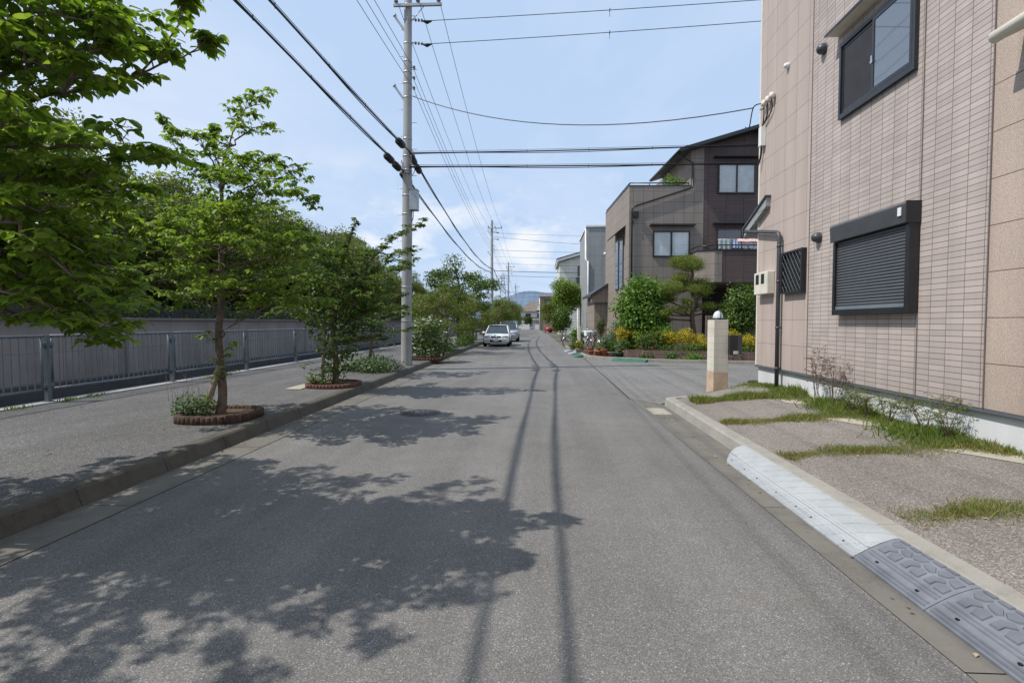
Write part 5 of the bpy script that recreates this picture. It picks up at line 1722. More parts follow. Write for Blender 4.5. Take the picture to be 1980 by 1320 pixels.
# balcony
BAL = [(3.0, 0), (3.02, -.85), (3.66, -1.3), (10.5, -1.3), (10.5, 0)]
m = MB(); m.prism(BAL, 'z', 3.42, 4.86); BO = m.build('balcony', 'h2tile', H2)
m = MB(); m.add([(3.005, -.02, 3.425), (3.012, -.87, 3.425), (3.012, -.87, 4.85), (3.005, -.02, 4.85)], [(0, 1, 2, 3)]);
m.add([(3.012, -.875, 3.425), (3.655, -1.312, 3.425), (4.0, -1.312, 3.425), (4.0, -1.312, 4.85), (3.655, -1.312, 4.85), (3.012, -.875, 4.85)], [(0, 1, 4, 5), (1, 2, 3, 4)])
m.build('corner_panel', 'h2panel', BO, recalc=False)
m = MB(); m.prism([(2.98, 0), (3.0, -.88), (3.64, -1.34), (10.5, -1.34), (10.5, -1.22), (3.7, -1.22), (3.1, -.8), (3.1, 0)], 'z', 4.862, 4.93)
m.tube([(3.04, -.05, 5.12), (3.06, -.85, 5.12), (3.68, -1.28, 5.12), (10.4, -1.28, 5.12)], .03, 6)
for x, y in ((3.06, -.85), (3.68, -1.28), (5.2, -1.28), (6.8, -1.28), (8.4, -1.28)):
    m.tube([(x, y, 4.9), (x, y, 5.12)], .02, 5)
m.build('rail', 'black', BO)
hb('soffit', 'h3panel', [(3.0, -1.25, 3.40, 10.5, .0, 3.418)], BO)
# porch on the street side and ground floor screens
m = MB(); m.box(-.75, 5.6, 0, 1.0, 8.5, 3.15); PO = m.build('porch_wall', 'h2panel', H2)
m = MB(); m.prism([(-1.05, 3.05), (-1.05, 3.2), (.02, 3.9), (.02, 3.75)], 'y', 5.2, 8.6); m.build('porch_roof', 'roof', PO)
m = MB(); m.prism([(-.98, 2.75), (-.95, 3.1), (0.0, 3.72), (0.0, 2.75)], 'y', 5.35, 5.6); m.build('porch_gable', 'h2panel', PO)
m = MB()
for k in range(22):
    m.box(3.7 + .14 * k, -.2, 0.1, 3.80 + .14 * k, -.17, 1.9)
m.build('slat_screen', 'wood', H2)
m = MB()
for k in range(5):
    m.box(4.9, -.9, .9 + .18 * k, 7.2, -.87, .96 + .18 * k)
m.build('louvre', 'graphite', H2)
H2.location = (4.23, 25.0, 0); H2.rotation_euler = (0, 0, R(3.3))

# things on the balcony and terrace
c33, s33 = math.cos(R(3.3)), math.sin(R(3.3))
def h2w(x, y, z):
    return (4.23 + x * c33 - y * s33, 25 + x * s33 + y * c33, z)
m = MB(); m.tube([h2w(3.9, -1.0, 5.42), h2w(6.9, -1.0, 5.42)], .016, 6)
for x in (4.1, 6.7):
    m.tube([h2w(x, -1.0, 4.86), h2w(x, -1.0, 5.45)], .015, 5)
tag(m.build('laundry_pole', 'galv'), 'laundry pole above the balcony rail of the brown house', 'laundry pole')
for x0, x1, z0, mat, lab in ((3.95, 4.55, 4.98, 'cloth_g', 'grey green towel hung leftmost on the balcony pole'), (4.62, 5.0, 5.02, 'cloth_b', 'pale blue shirt hung second on the balcony pole'),
                             (5.04, 5.55, 5.0, 'cloth_w', 'white towel hung third on the balcony pole'), (5.58, 6.0, 4.97, 'cloth_w', 'second white towel right of the middle of the balcony pole'), (6.02, 6.5, 5.0, 'cloth_p', 'pink patterned cloth hung rightmost on the balcony pole')):
    m = MB(); n = 14; vs = []
    for i in range(n + 1):
        x = x0 + (x1 - x0) * i / n
        for j, z in enumerate((5.42, 5.2, z0)):
            vs.append(h2w(x, -1.02 + .03 * math.sin(i * 1.3 + x0 * 7) * (j > 0), z + .015 * math.sin(i * .9) * (j == 2)))
    m.add(vs, [(3 * i + j, 3 * i + 3 + j, 3 * i + 4 + j, 3 * i + 1 + j) for i in range(n) for j in range(2)], 0, True)
    m.add([tuple(Vector(v) + Vector((0, .06, 0))) for v in vs], [(3 * i + j, 3 * i + 3 + j, 3 * i + 4 + j, 3 * i + 1 + j) for i in range(n) for j in range(1)], 0, True)
    tag(m.build('laundry', mat, recalc=False), lab, 'laundry')
bl = MB()
vs = []
for i in range(15):
    x = 4.8 + 2.1 * i / 14
    for (dy, z) in ((-.12, 5.30), (-.05, 5.44), (.05, 5.45), (.12, 5.28)):
        vs.append(h2w(x, -1.0 + dy, z + .01 * math.sin(i * 1.7)))
bl.add(vs, [(4 * i + j, 4 * i + 4 + j, 4 * i + 5 + j, 4 * i + 1 + j) for i in range(14) for j in range(3)], 0, True)
tag(bl.build('laundry', 'cloth_p', recalc=False), 'pale floral blanket folded over the balcony pole', 'laundry')
bush('terrace_plant', 'leafy plant on the roof terrace of the brown house', 'plant', h2w(2.3, .8, 8.15), [((0, 0, .45), (.42, .3, .35)), ((.3, 0, .3), (.3, .3, .25))], 130, .12, 'lf_bright', 3)

# ------------------------------------------------------------------ third, fourth and far houses
t = thing('house', 'pale grey panelled flat roofed house with a round wall lamp', 'house', (6, 43, 0))
m = MB(); m.box(3.52, 40, 0, 12, 47, 9.0); m.build('wall', 'h3panel', t)
m = MB(); m.box(3.44, 39.92, 9.0, 12.1, 47.1, 9.14); m.build('parapet', 'white', t)
m = MB(); m.tube([(3.47, 40.4, 9.0), (3.47, 40.4, 6.6), (3.62, 39.93, 6.3), (3.62, 39.93, .1)], .07, 8); m.build('downpipe', 'white', t)
m = MB(); m.box(5.5, 39.93, 4.9, 7.2, 40, 6.6); w = m.build('window', 'white', t)
m = MB(); m.box(5.6, 39.92, 5.0, 7.1, 39.928, 6.5); m.build('pane', 'cloth_b', w)
m = MB(); m.box(5.3, 39.6, 7.0, 7.4, 40, 7.1); m.build('window_hood', 'board', t)
m = MB(); m.sphere((4.95, 39.85, 6.9), .14, 12, 8); m.build('wall_lamp', 'white', t)
t = thing('house', 'cream sided house with a sloping roof half hidden behind the loose tree', 'house', (6, 69, 0))
m = MB(); m.prism([(2.3, 0), (12, 0), (12, 12.0), (2.3, 9.25)], 'y', 65, 74); m.build('wall', 'h4panel', t)
m = MB(); m.prism([(1.95, 9.25), (12, 12.1), (12, 12.4), (1.95, 9.55)], 'y', 64.3, 74.5); m.build('roof', 'white', t)
m = MB(); m.prism([(1.9, 9.56), (12, 12.41), (12, 12.5), (1.9, 9.65)], 'y', 64.25, 74.6); m.build('roof_edge', 'roof', t)
m = MB(); m.box(4.6, 64.93, 7.5, 5.6, 65, 8.8); w = m.build('window', 'frame', t)
m = MB(); m.box(4.7, 64.92, 7.6, 5.5, 64.928, 8.7); m.build('pane', 'dglass', w)
m = MB(); m.box(4.4, 64.4, 6.6, 5.4, 65, 7.3); m.build('air_unit', 'graphite', t)
t = thing('house', 'white far house with a brown hipped roof at the end of the street', 'house', (-2, 140, 0))
m = MB(); m.box(-5.2, 136, 0, 2.2, 144, 4.6); m.build('wall', 'white', t)
m = MB(); m.add([(-6, 135, 4.6), (3, 135, 4.6), (3, 145, 4.6), (-6, 145, 4.6), (-3.2, 140, 7.4), (.2, 140, 7.4)], [(0, 1, 5, 4), (1, 2, 5), (2, 3, 4, 5), (3, 0, 4), (3, 2, 1, 0)]); m.build('roof', 'rooftile', t)
m = MB(); m.prism([(-1.4, 4.9), (.6, 4.9), (-.4, 6.6)], 'y', 134.6, 139); m.build('dormer', 'white', t)
for x in (-4.3, -1.2):
    m = MB(); m.box(x, 135.9, 2.6, x + 1.4, 136, 4.0); w = m.build('window', 'frame', t)
    m = MB(); m.box(x + .1, 135.88, 2.7, x + 1.3, 135.895, 3.9); m.build('pane', 'dglass', w)
m = MB(); m.prism([(133.8, 2.1), (136, 2.9), (136, 3.0), (133.8, 2.2)], 'x', -3.0, 2.2); m.build('veranda_roof', 'rooftile', t)
t = thing('garden_wall', 'low white wall with a grey gate at the end of the street', 'wall', (-2.5, 121.5, 0))
m = MB(); m.box(-12, 121.3, 0, -2.9, 121.6, 1.15); m.box(-1.6, 121.3, 0, .3, 121.6, 1.15); m.box(-3.1, 121.25, 0, -2.85, 121.65, 1.3); m.build('wall', 'white', t)
m = MB()
for k in range(9):
    m.box(-2.82 + .135 * k, 121.42, .05, -2.78 + .135 * k, 121.46, 1.2)
m.build('gate', 'galv', t)
t = thing('house', 'brownish far house with a flat eave behind the red car', 'house', (2, 108, 0))
m = MB(); m.box(-.3, 106, 0, 8, 114, 7.0); m.build('wall', 'wood', t)
m = MB(); m.box(-.6, 105.6, 7.0, 8.3, 114.4, 7.35); m.build('roof', 'tan', t)
m = MB(); m.tube([(-.4, 105.9, .1), (-.4, 105.9, 7.0)], .1, 6); m.build('downpipe', 'white', t)
m = MB(); m.box(.6, 105.9, 5.2, 2.2, 106, 6.4); w = m.build('window', 'frame', t)
m = MB(); m.box(.7, 105.88, 5.3, 2.1, 105.895, 6.3); m.build('pane', 'dglass', w)
t = thing('apartment_building', 'pale building top just showing above the left trees', 'building', (-30, 74, 0))
m = MB(); m.box(-36, 71, 0, -27.9, 79, 14.0); m.build('wall', 'h3panel', t)
m = MB(); m.box(-36.2, 70.7, 14.0, -27.75, 79.3, 14.3); m.build('roof', 'conc', t)
m = MB(); m.box(-30.4, 70.93, 12.5, -29.4, 71, 13.7); w = m.build('window', 'frame', t)
m = MB(); m.box(-30.3, 70.92, 12.6, -29.5, 70.928, 13.6); m.build('pane', 'dglass', w)

# hills
def ridge_mesh(name, pts, Y, depth):
    m = MB(); vs = []
    for x, z in pts:
        vs += [(x, Y - depth, -5), (x, Y - depth * .5, z * .55), (x, Y, z), (x, Y + 600, -5)]
    m.add(vs, [(4 * i + j, 4 * i + 4 + j, 4 * i + 5 + j, 4 * i + 1 + j) for i in range(len(pts) - 1) for j in range(3)], 0, True)
    return structure(m.build(name, 'hill'))
hp = [(-3500, 40), (-2600, 90), (-1800, 70), (-1100, 120), (-700, 95), (-480, 110), (-360, 128), (-267, 140), (-190, 160), (-144, 178), (-110, 187), (-83, 191), (-40, 189), (-6, 183), (25, 179), (54, 180), (100, 172), (135, 152), (220, 148), (400, 160), (700, 120), (1200, 140), (2000, 90), (3500, 50)]
fine = []
for (xa, za), (xb, zb) in zip(hp, hp[1:]):
    n = 8
    for i in range(n):
        f = i / n
        fine.append((xa + (xb - xa) * f, za + (zb - za) * f + rng.gauss(0, 1.6)))
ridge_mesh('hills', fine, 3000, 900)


# ------------------------------------------------------------------ garden of the second house
gk = MB()
KP = [(1.42, 32.0), (1.60, 28.2), (1.74, 25.4), (1.86, 22.5), (2.05, 21.85), (2.6, 21.2), (4.2, 20.08), (6.3, 19.42), (9.0, 18.72), (14, 17.95)]
n = len(KP)
inn = []
for i in range(n):
    a = Vector((*KP[max(i - 1, 0)], 0)); b_ = Vector((*KP[min(i + 1, n - 1)], 0)); d = (b_ - a).normalized()
    inn.append((KP[i][0] - d.y, KP[i][1] + d.x))
def inset(i, w):
    return (KP[i][0] + (inn[i][0] - KP[i][0]) * w, KP[i][1] + (inn[i][1] - KP[i][1]) * w)
for i in range(n - 1):
    a, b_ = inset(i, 0), inset(i + 1, 0); c_, d = inset(i + 1, .18), inset(i, .18)
    gk.add([(*a, -.02), (*b_, -.02), (*c_, -.02), (*d, -.02), (*a, .12), (*b_, .12), (*c_, .125), (*d, .125)], [(0, 1, 5, 4), (1, 2, 6, 5), (2, 3, 7, 6), (3, 0, 4, 7), (4, 5, 6, 7)])
structure(gk.build('garden_kerb', 'kerbr'))
gs = MB()
poly = [inset(i, .18) for i in range(n)]
gs.add([(x, y, .10) for x, y in poly] + [(14, 24.6, .1), (4.3, 24.8, .1), (4.3, 32, .1)], [tuple(range(n + 3))])
structure(gs.build('garden_ground', 'soil'))
# low brick wall of the bed
t = MB()
BW = [(3.45, 21.3), (4.35, 20.72), (6.4, 20.05), (9.0, 19.35), (14, 18.5)]
for (a, b_) in zip(BW, BW[1:]):
    d = Vector((b_[0] - a[0], b_[1] - a[1], 0)).normalized(); nn = Vector((-d.y, d.x, 0)) * .12
    t.add([(a[0], a[1], .08), (b_[0], b_[1], .08), (b_[0] + nn.x, b_[1] + nn.y, .08), (a[0] + nn.x, a[1] + nn.y, .08), (a[0], a[1], .43), (b_[0], b_[1], .43), (b_[0] + nn.x, b_[1] + nn.y, .43), (a[0] + nn.x, a[1] + nn.y, .43)],
          [(0, 1, 5, 4), (1, 2, 6, 5), (2, 3, 7, 6), (3, 0, 4, 7), (4, 5, 6, 7)])
a = BW[0]
t.add([(a[0], a[1], .08), (a[0] + .07, a[1] + .1, .08), (a[0] - .05, a[1] + 2.0, .08), (a[0] - .17, a[1] + 2.0, .08), (a[0], a[1], .43), (a[0] + .07, a[1] + .1, .43), (a[0] - .05, a[1] + 2.0, .43), (a[0] - .17, a[1] + 2.0, .43)], [(0, 1, 5, 4), (1, 2, 6, 5), (2, 3, 7, 6), (3, 0, 4, 7), (4, 5, 6, 7)])
tag(t.build('brick_wall', 'brick'), 'low brick wall edging the garden bed of the brown house', 'wall')
# small ramps at this kerb
def wedge(name, label, a, b_, w, mat, h=.11):
    a, b_ = Vector((*a, 0)), Vector((*b_, 0)); d = (b_ - a).normalized(); o = Vector((d.y, -d.x, 0)) * w
    m = MB(); e = Vector((0, 0, .005))
    m.add([a + o + e, b_ + o + e, b_ + e, a + e, a + Vector((0, 0, h)), b_ + Vector((0, 0, h))], [(0, 1, 5, 4), (0, 4, 3), (1, 2, 5), (2, 3, 4, 5), (0, 3, 2, 1)])
    tag(m.build(name, mat), label, 'kerb ramp')
def kpt(f0):
    i = int(f0); f = f0 - i
    return (KP[i][0] + (KP[i + 1][0] - KP[i][0]) * f, KP[i][1] + (KP[i + 1][1] - KP[i][1]) * f)
wedge('kerb_ramp', 'long green rubber ramp on the kerb in front of the flower pots', kpt(5.25), kpt(5.98), .34, 'rampg')
wedge('kerb_ramp', 'short green rubber ramp at the garden corner beside the bicycles', kpt(2.55), kpt(3.0), .42, 'rampg')
wedge('kerb_ramp', 'grey metal ramp nearer the green one beside the bicycles', kpt(1.85), kpt(2.2), .42, 'rampd')
wedge('kerb_ramp', 'grey metal ramp farther along beside the far bicycle', kpt(1.1), kpt(1.5), .42, 'rampd')

GZ = .12
def gb(name, label, cat, px, py, Y, w, h, mat, per, L, base=GZ, n=9, flowers=None, group=None, ball=.42, seed=0, fs=.05, tm=T_RHOM, flat=.8):
    """Garden shrub whose crown is centred at a photo pixel at distance Y; w, h in metres."""
    c = at(px, py, Y)
    r = random.Random(seed + int(px * 7 + py))
    cl = []
    zc = c[2] - base
    for k in range(n):
        a = r.uniform(0, 6.28); q = r.uniform(.2, .62); zz = r.uniform(-.6, .62)
        q *= math.sqrt(max(.1, 1 - zz * zz))
        cl.append(((math.cos(a) * q * w / 2, math.sin(a) * q * w / 2 * .9, zc + zz * h / 2 * .85), (w * ball / 2, w * ball / 2, min(w, h) * ball / 2 * flat * 1.15)))
    cl.append(((0, 0, zc), (w * .33, w * .33, h * .36)))
    return bush(name, label, cat, (c[0], c[1], base), cl, per, L, mat, 4, tm, flowers, group, .3, .25, .5, fs)


gb('garden_tree', 'big bright green bushy garden tree left of the cloud pruned pine', 'tree', 1243, 606, 22.8, 2.9, 4.5, 'lf_bright', 120, .14, n=34, ball=.36)
gb('azalea_bush', 'round clipped green bush left of the pine trunk', 'bush', 1276, 652, 21.8, 1.5, 1.0, 'lf_bright', 170, .08, n=9, ball=.6)
gb('flower_bush', 'dark bush with pink and red flowers behind the low brick wall', 'bush', 1258, 668, 21.4, 1.35, 1.3, 'lf_dense', 170, .08, n=9, flowers=('fl_pink', 34), ball=.5, fs=.06)
gb('camellia_bush', 'tall glossy bush with white flowers beside the near house corner', 'bush', 1434, 600, 22.0, 2.2, 3.1, 'lf_box', 130, .11, n=16, flowers=('fl_white', 34), ball=.45, fs=.065)
gb('camellia_bush', 'loose green bush with small white flowers left of the tall glossy one', 'bush', 1402, 608, 22.4, .9, 1.4, 'lf_box', 120, .1, n=8, flowers=('fl_white', 30), fs=.05)
gold = [(1207, 645, 22.4, .85, .75), (1236, 646, 22.2, .75, .6), (1297, 655, 21.4, .85, .75), (1325, 653, 21.2, .85, .8), (1352, 660, 21.0, .85, .75), (1420, 653, 20.6, 1.0, .75), (1448, 662, 20.4, .9, .75)]
for i, (px, py, Y, w, h) in enumerate(gold):
    gb('golden_shrub', 'golden topped clipped shrub, %s from the left along the garden bed' % ['first', 'second', 'third', 'fourth', 'fifth', 'sixth', 'seventh'][i], 'shrub', px, py, Y, w, h, 'lf_gold', 210, .065, n=8, group='golden shrubs along the garden bed', ball=.55, seed=i)
low = [(1290, 682, 21.0, 1.0, .8), (1318, 680, 20.7, .9, .8), (1346, 682, 20.6, 1.0, .8), (1430, 682, 20.2, 1.2, .9), (1375, 672, 21.0, 1.0, .8)]
for i, (px, py, Y, w, h) in enumerate(low):
    gb('hedge_shrub', 'dark green hedge shrub below the golden ones, %s from the left' % ['first', 'second', 'third', 'fifth', 'fourth'][i], 'shrub', px, py, Y, w, h, 'lf_box', 170, .075, n=8, group='dark hedge shrubs behind the brick wall', ball=.55, seed=20 + i)
gb('conifer', 'small dark upright conifer left of the brown house porch', 'conifer', 1161, 630, 25.5, .62, 1.5, 'lf_park3', 260, .07, n=12, ball=.45)
gb('leafy_shrub', 'pale leafy shrub with white flowers between the conifer and the golden shrubs', 'shrub', 1188, 640, 24.0, .9, 1.5, 'lf_lav', 120, .09, n=10, flowers=('fl_white', 18), ball=.4)
gb('hydrangea_bush', 'bush with pale yellow green heads behind the far bicycle', 'bush', 1113, 645, 28.5, 1.0, .8, 'lf_bright', 150, .09, n=8, flowers=('fl_white', 40), ball=.5, fs=.08)
gb('orange_flower_bed', 'low plant with orange flowers beside the metal ramps', 'plant', 1113, 672, 27.2, .9, .7, 'lf_box', 180, .07, n=8, flowers=('fl_orange', 22), ball=.5, fs=.06)
gb('yellow_flower_plant', 'low plant with yellow flowers next to the orange ones', 'plant', 1122, 668, 25.2, .55, .6, 'lf_bright', 200, .06, n=6, flowers=('fl_yellow', 12), ball=.5, fs=.05)
gb('garden_shrub', 'mid green loose shrub behind the flower pots', 'shrub', 1180, 664, 23.4, 1.3, 1.1, 'lf_lav', 150, .08, n=10, ball=.45, flowers=('fl_violet', 10))
gb('garden_shrub', 'dark loose shrub left of the pink flowered bush', 'shrub', 1215, 664, 22.6, 1.1, 1.1, 'lf_park', 160, .085, n=10, ball=.45)
for i, (px, py, Y, w, h, f) in enumerate(((1252, 690, 20.75, .7, .42, None), (1300, 690, 20.25, .6, .4, None), (1340, 691, 20.05, .8, .4, 'fl_yellow'))):
    gb('trailing_plant', 'low leafy plant spilling over the garden brick wall, %s from the left' % ['first', 'second', 'third'][i], 'plant', px, py, Y, w, h, ('lf_dense', 'lf_box', 'lf_bright')[i], 230, .07, n=6, ball=.55, flowers=(f, 8) if f else None, fs=.04)
# loose tree and dark hedge farther on
gb('loose_tree', 'loose pale flowering tree in front of the cream sided house', 'tree', 1093, 572, 46, 3.9, 4.4, 'lf_dog', 60, .16, base=0, n=26, flowers=('fl_white', 60), ball=.32, fs=.10)
gb('dark_hedge_tree', 'dark green hedge tree below the loose flowering tree', 'tree', 1086, 618, 44, 2.4, 2.8, 'lf_box', 90, .14, base=0, n=12, ball=.45)
gb('hedge_tree', 'light green bushy tree above the red car', 'tree', 1064, 603, 78, 4.4, 4.4, 'lf_park', 45, .2, base=0, n=12, ball=.42)
gb('far_garden_tree', 'dark small tree in front of the far white house', 'tree', 1020, 621, 124, 3.0, 3.4, 'lf_park3', 34, .26, base=0, n=10, ball=.45)

# cloud pruned pine
t = thing('cloud_pruned_pine', 'cloud pruned pine with layered pads and a bare pale trunk', 'pine tree', (6.75, 22.6, .12))
YP = 22.6
pads = [(1331, 509, 0, .68, .40), (1312, 507, .1, .42, .3), (1345, 512, -.1, .40, .3), (1312, 537, 0, .5, .22), (1302, 556, -.3, .62, .30), (1288, 566, -.2, .45, .22), (1320, 553, .3, .5, .25), (1352, 552, .3, .62, .36), (1364, 562, .0, .5, .3), (1338, 559, -.5, .34, .2),
        (1290, 578, .3, .4, .18), (1328, 583, -.5, .30, .14), (1345, 588, .3, .25, .36), (1300, 600, -.4, .36, .15), (1284, 605, -.5, .40, .15), (1268, 610, -.5, .30, .12), (1320, 598, -.4, .38, .17), (1368, 592, -.2, .42, .17), (1372, 599, .1, .3, .12)]
tr = [(6.78, YP, .1), at(1341, 640, YP), at(1338, 610, YP), at(1342, 580, YP), at(1335, 550, YP), at(1340, 530, YP), at(1332, 512, YP)]
m = MB(); pl = polyline(tr, 18); m.tube(pl, [.125 - .0045 * i for i in range(19)], 9)
cl = []
for px, py, dy, w, h in pads:
    p = Vector(at(px, py, YP + dy)); b_ = min(pl, key=lambda q: (q - (p - Vector((0, 0, .25)))).length)
    m.tube(polyline([b_, b_.lerp(p, .5) - Vector((0, 0, .06)), p - Vector((0, 0, h * .3))], 6), [.05, .045, .04, .035, .03, .025, .02], 5)
    for k in range(4):
        cl.append(((p.x + rng.gauss(0, w * .28), p.y + rng.gauss(0, w * .25), p.z + rng.gauss(0, h * .08)), (w * .76, w * .76, h * .92)))
m.build('trunk', 'bark', t, recalc=False)
P, D, N = clump_leaves(cl, 420, .3, -.5, .6)
leaf_mesh('foliage', P, D, N, nrng.uniform(.6, 1.2, len(P)) * .085, (np.array([(0, -.09, 0), (0, .09, 0), (1, .02, 0), (1, -.02, 0)], float), [(0, 1, 2, 3)]), 'lf_pine', t)

# pots
def pot(label, px, py, Y, r, h, mat, leaf, ph, pr_, flowers=None):
    c = at(px, py, Y); c = (c[0], c[1], .125)
    t = thing('potted_plant', label, 'potted plant', c, 'potted plants along the garden kerb')
    m = MB(); m.lathe([(r * .68, 0), (r * .95, h * .82), (r * 1.06, h * .83), (r * 1.06, h), (r * .92, h), (r * .9, h * .88), (.0, h * .86)], c, 16); m.build('pot', mat, t)
    cl = [((c[0] + rng.gauss(0, pr_ * .3), c[1] + rng.gauss(0, pr_ * .3), c[2] + h + ph * (.3 + .5 * k / 4)), (pr_ * .62, pr_ * .62, ph * .35)) for k in range(5)]
    P, D, N = clump_leaves(cl, 330, .2, .1, .5)
    leaf_mesh('foliage', P, D, N, nrng.uniform(.6, 1.2, len(P)) * .075, T_RHOM, leaf, t)
    if flowers:
        f = MB()
        for k in range(14):
            u = unit(1)[0]; b_ = cl[k % 5]
            p = [b_[0][i] + abs(u[2]) * 0 + u[i] * b_[1][i] for i in range(3)]
            f.sphere(p, .03, 6, 4)
        o = f.build('blossom', flowers, t)
pot('small terracotta pot of reddish flowers under the near bicycle wheel', 1143, 684, 23.0, .13, .16, 'terra', 'lf_box', .2, .15, 'fl_pink')
pot('wide red brown trough shaped pot with a low plant', 1158, 686, 22.3, .21, .2, 'terra', 'lf_lav', .3, .2, 'fl_orange')
pot('tall ribbed terracotta pot with a violet flowered plant', 1170, 685, 22.0, .18, .27, 'terra', 'lf_lav', .55, .25, 'fl_violet')
pot('grey stone pot with bright green grassy leaves', 1183, 686, 21.8, .19, .18, 'stonepot', 'lf_bright', .4, .25)
pot('dark green pot with striped pale leaves', 1197, 687, 21.6, .19, .16, 'rampg', 'lf_lav', .4, .25)
pot('round terracotta pot nearest the brick wall', 1211, 684, 21.45, .17, .24, 'terra', 'lf_box', .45, .22)
pot('pale pot with yellow orange flowers at the corner ramp', 1119, 683, 24.3, .16, .18, 'stonepot', 'lf_bright', .35, .2, 'fl_orange')
t = MB(); t.tube([at(1117, 640, 27.5)[:2] + (.1,), at(1117, 600, 27.5)[:2] + (2.3,)], .03, 6); tag(t.build('white_post', 'white'), 'thin white post standing by the far bicycle', 'post')
t = MB(); t.box(1.95, 27.4, .1, 2.1, 27.55, 1.35); tag(t.build('cream_post', 'cream', None, None, .01), 'square cream post beside the bicycles', 'post')


# ------------------------------------------------------------------ bicycles
def bicycle(name, label, mat, basket=True, cover=None):
    t = thing(name, label, 'bicycle', (0, 0, 0))
    r = .335
    for x in (0, 1.08):
        m = MB(); n = 28
        m.tube([(x + r * math.cos(6.2832 * k / n), 0, r + r * math.sin(6.2832 * k / n)) for k in range(n + 1)], .02, 6, 0, False)
        w = m.build('wheel', 'tyre', t)
        m = MB(); m.tube([(x + (r - .025) * math.cos(6.2832 * k / n), 0, r + (r - .025) * math.sin(6.2832 * k / n)) for k in range(n + 1)], .010, 5, 0, False)
        for k in range(18):
            a = 6.2832 * k / 18
            m.tube([(x + .02 * math.cos(a + 1), .02 if k % 2 else -.02, r + .02 * math.sin(a + 1)), (x + (r - .03) * math.cos(a), 0, r + (r - .03) * math.sin(a))], .0025, 3, caps=False)
        m.tube([(x, -.05, r), (x, .05, r)], .022, 8)
        m.build('rim', 'chrome', w)
        m = MB(); pts = [(x + (r + .035) * math.cos(a), 0, r + (r + .035) * math.sin(a)) for a in [R(20 + 8 * k) for k in range(18)]]
        for yy in (-.02, .02):
            m.tube([(p[0], yy, p[2]) for p in pts], .012, 4, 0)
        m.build('mudguard', 'chrome', t)
    m = MB()
    bb = (.46, 0, .28); st = (.30, 0, .78); hd = (.92, 0, .80); hd0 = (.95, 0, .62)
    m.tube([bb, st], .018, 8); m.tube(polyline([bb, (.7, 0, .38), hd0], 6), .022, 8); m.tube(polyline([(.40, 0, .5), (.7, 0, .5), hd0], 6), .015, 8)
    for s in (-.05, .05):
        m.tube([bb, (0, s, r)], .012, 6); m.tube([(.33, 0, .68), (0, s, r)], .011, 6); m.tube([hd0, (1.08, s, r)], .013, 6)
    m.tube([hd0, (.88, 0, .98)], .018, 8)
    m.build('frame', mat, t)
    m = MB(); m.tube(polyline([(.72, -.27, .98), (.86, -.2, 1.04), (.88, 0, 1.0), (.86, .2, 1.04), (.72, .27, .98)], 16), .012, 6); m.build('handlebar', 'chrome', t)
    m = MB(); m.sphere((.24, 0, .86), (.14, .09, .045), 12, 6); m.tube([(.27, 0, .70), (.25, 0, .84)], .014, 6); m.build('saddle', 'black', t)
    m = MB(); m.lathe([(.09, -.03), (.09, .03)], bb, 16, 0, 'y'); m.tube([(bb[0], .05, bb[2]), (bb[0] + .1, .07, bb[2] - .13)], .01, 5); m.tube([(bb[0], -.05, bb[2]), (bb[0] - .1, -.07, bb[2] + .13)], .01, 5)
    m.box(.54, .06, .12, .63, .14, .16); m.box(.29, -.14, .38, .38, -.06, .42); m.build('crank', 'black', t)
    m = MB()
    m.tube([(-.28, -.06, .74), (.28, -.06, .74)], .008, 5); m.tube([(-.28, .06, .74), (.28, .06, .74)], .008, 5); m.tube([(-.28, -.06, .74), (-.28, .06, .74)], .008, 5)
    m.tube([(-.2, -.06, .74), (0, -.06, r)], .007, 5); m.tube([(-.2, .06, .74), (0, .06, r)], .007, 5); m.build('rear_rack', 'black', t)
    if basket:
        m = MB(); x0, x1 = .98, 1.30
        for z, e in ((.74, .0), (.86, .02), (.98, .04)):
            m.tube([(x0, -.15 - e, z), (x1 + e, -.15 - e, z), (x1 + e, .15 + e, z), (x0, .15 + e, z), (x0, -.15 - e, z)], .006, 4)
        for k in range(6):
            y = -.15 + .06 * k
            m.tube([(x1, y, .74), (x1 + .04, y * 1.25, .98)], .004, 3); m.tube([(x0, y, .74), (x0, y * 1.25, .98)], .004, 3)
        m.build('basket', 'black', t)
    if cover:
        m = MB(); m.prism([(.98, .76), (1.30, .76), (1.36, .99), (1.16, 1.04), (.95, .99)], 'y', -.18, .18); m.build('basket_cover', cover, t, None, .03)
    return t
b1 = bicycle('bicycle', 'far silver bicycle standing by the grey ramps, wheel towards the street', 'carsilver', True, 'cloth_w')
b1.location = (1.62, 31.2, .0); b1.rotation_euler = (0, 0, R(20))
b2 = bicycle('bicycle', 'near bicycle with a white covered basket among the flower pots', 'black', False, 'cloth_w')
b2.location = (2.62, 24.2, .12); b2.rotation_euler = (0, 0, R(104))


b3 = bicycle('bicycle', 'white framed bicycle leaning between the far bicycle and the flowers', 'carwhite', True, None)
b3.location = (2.05, 29.6, .11); b3.rotation_euler = (R(4), 0, R(35))


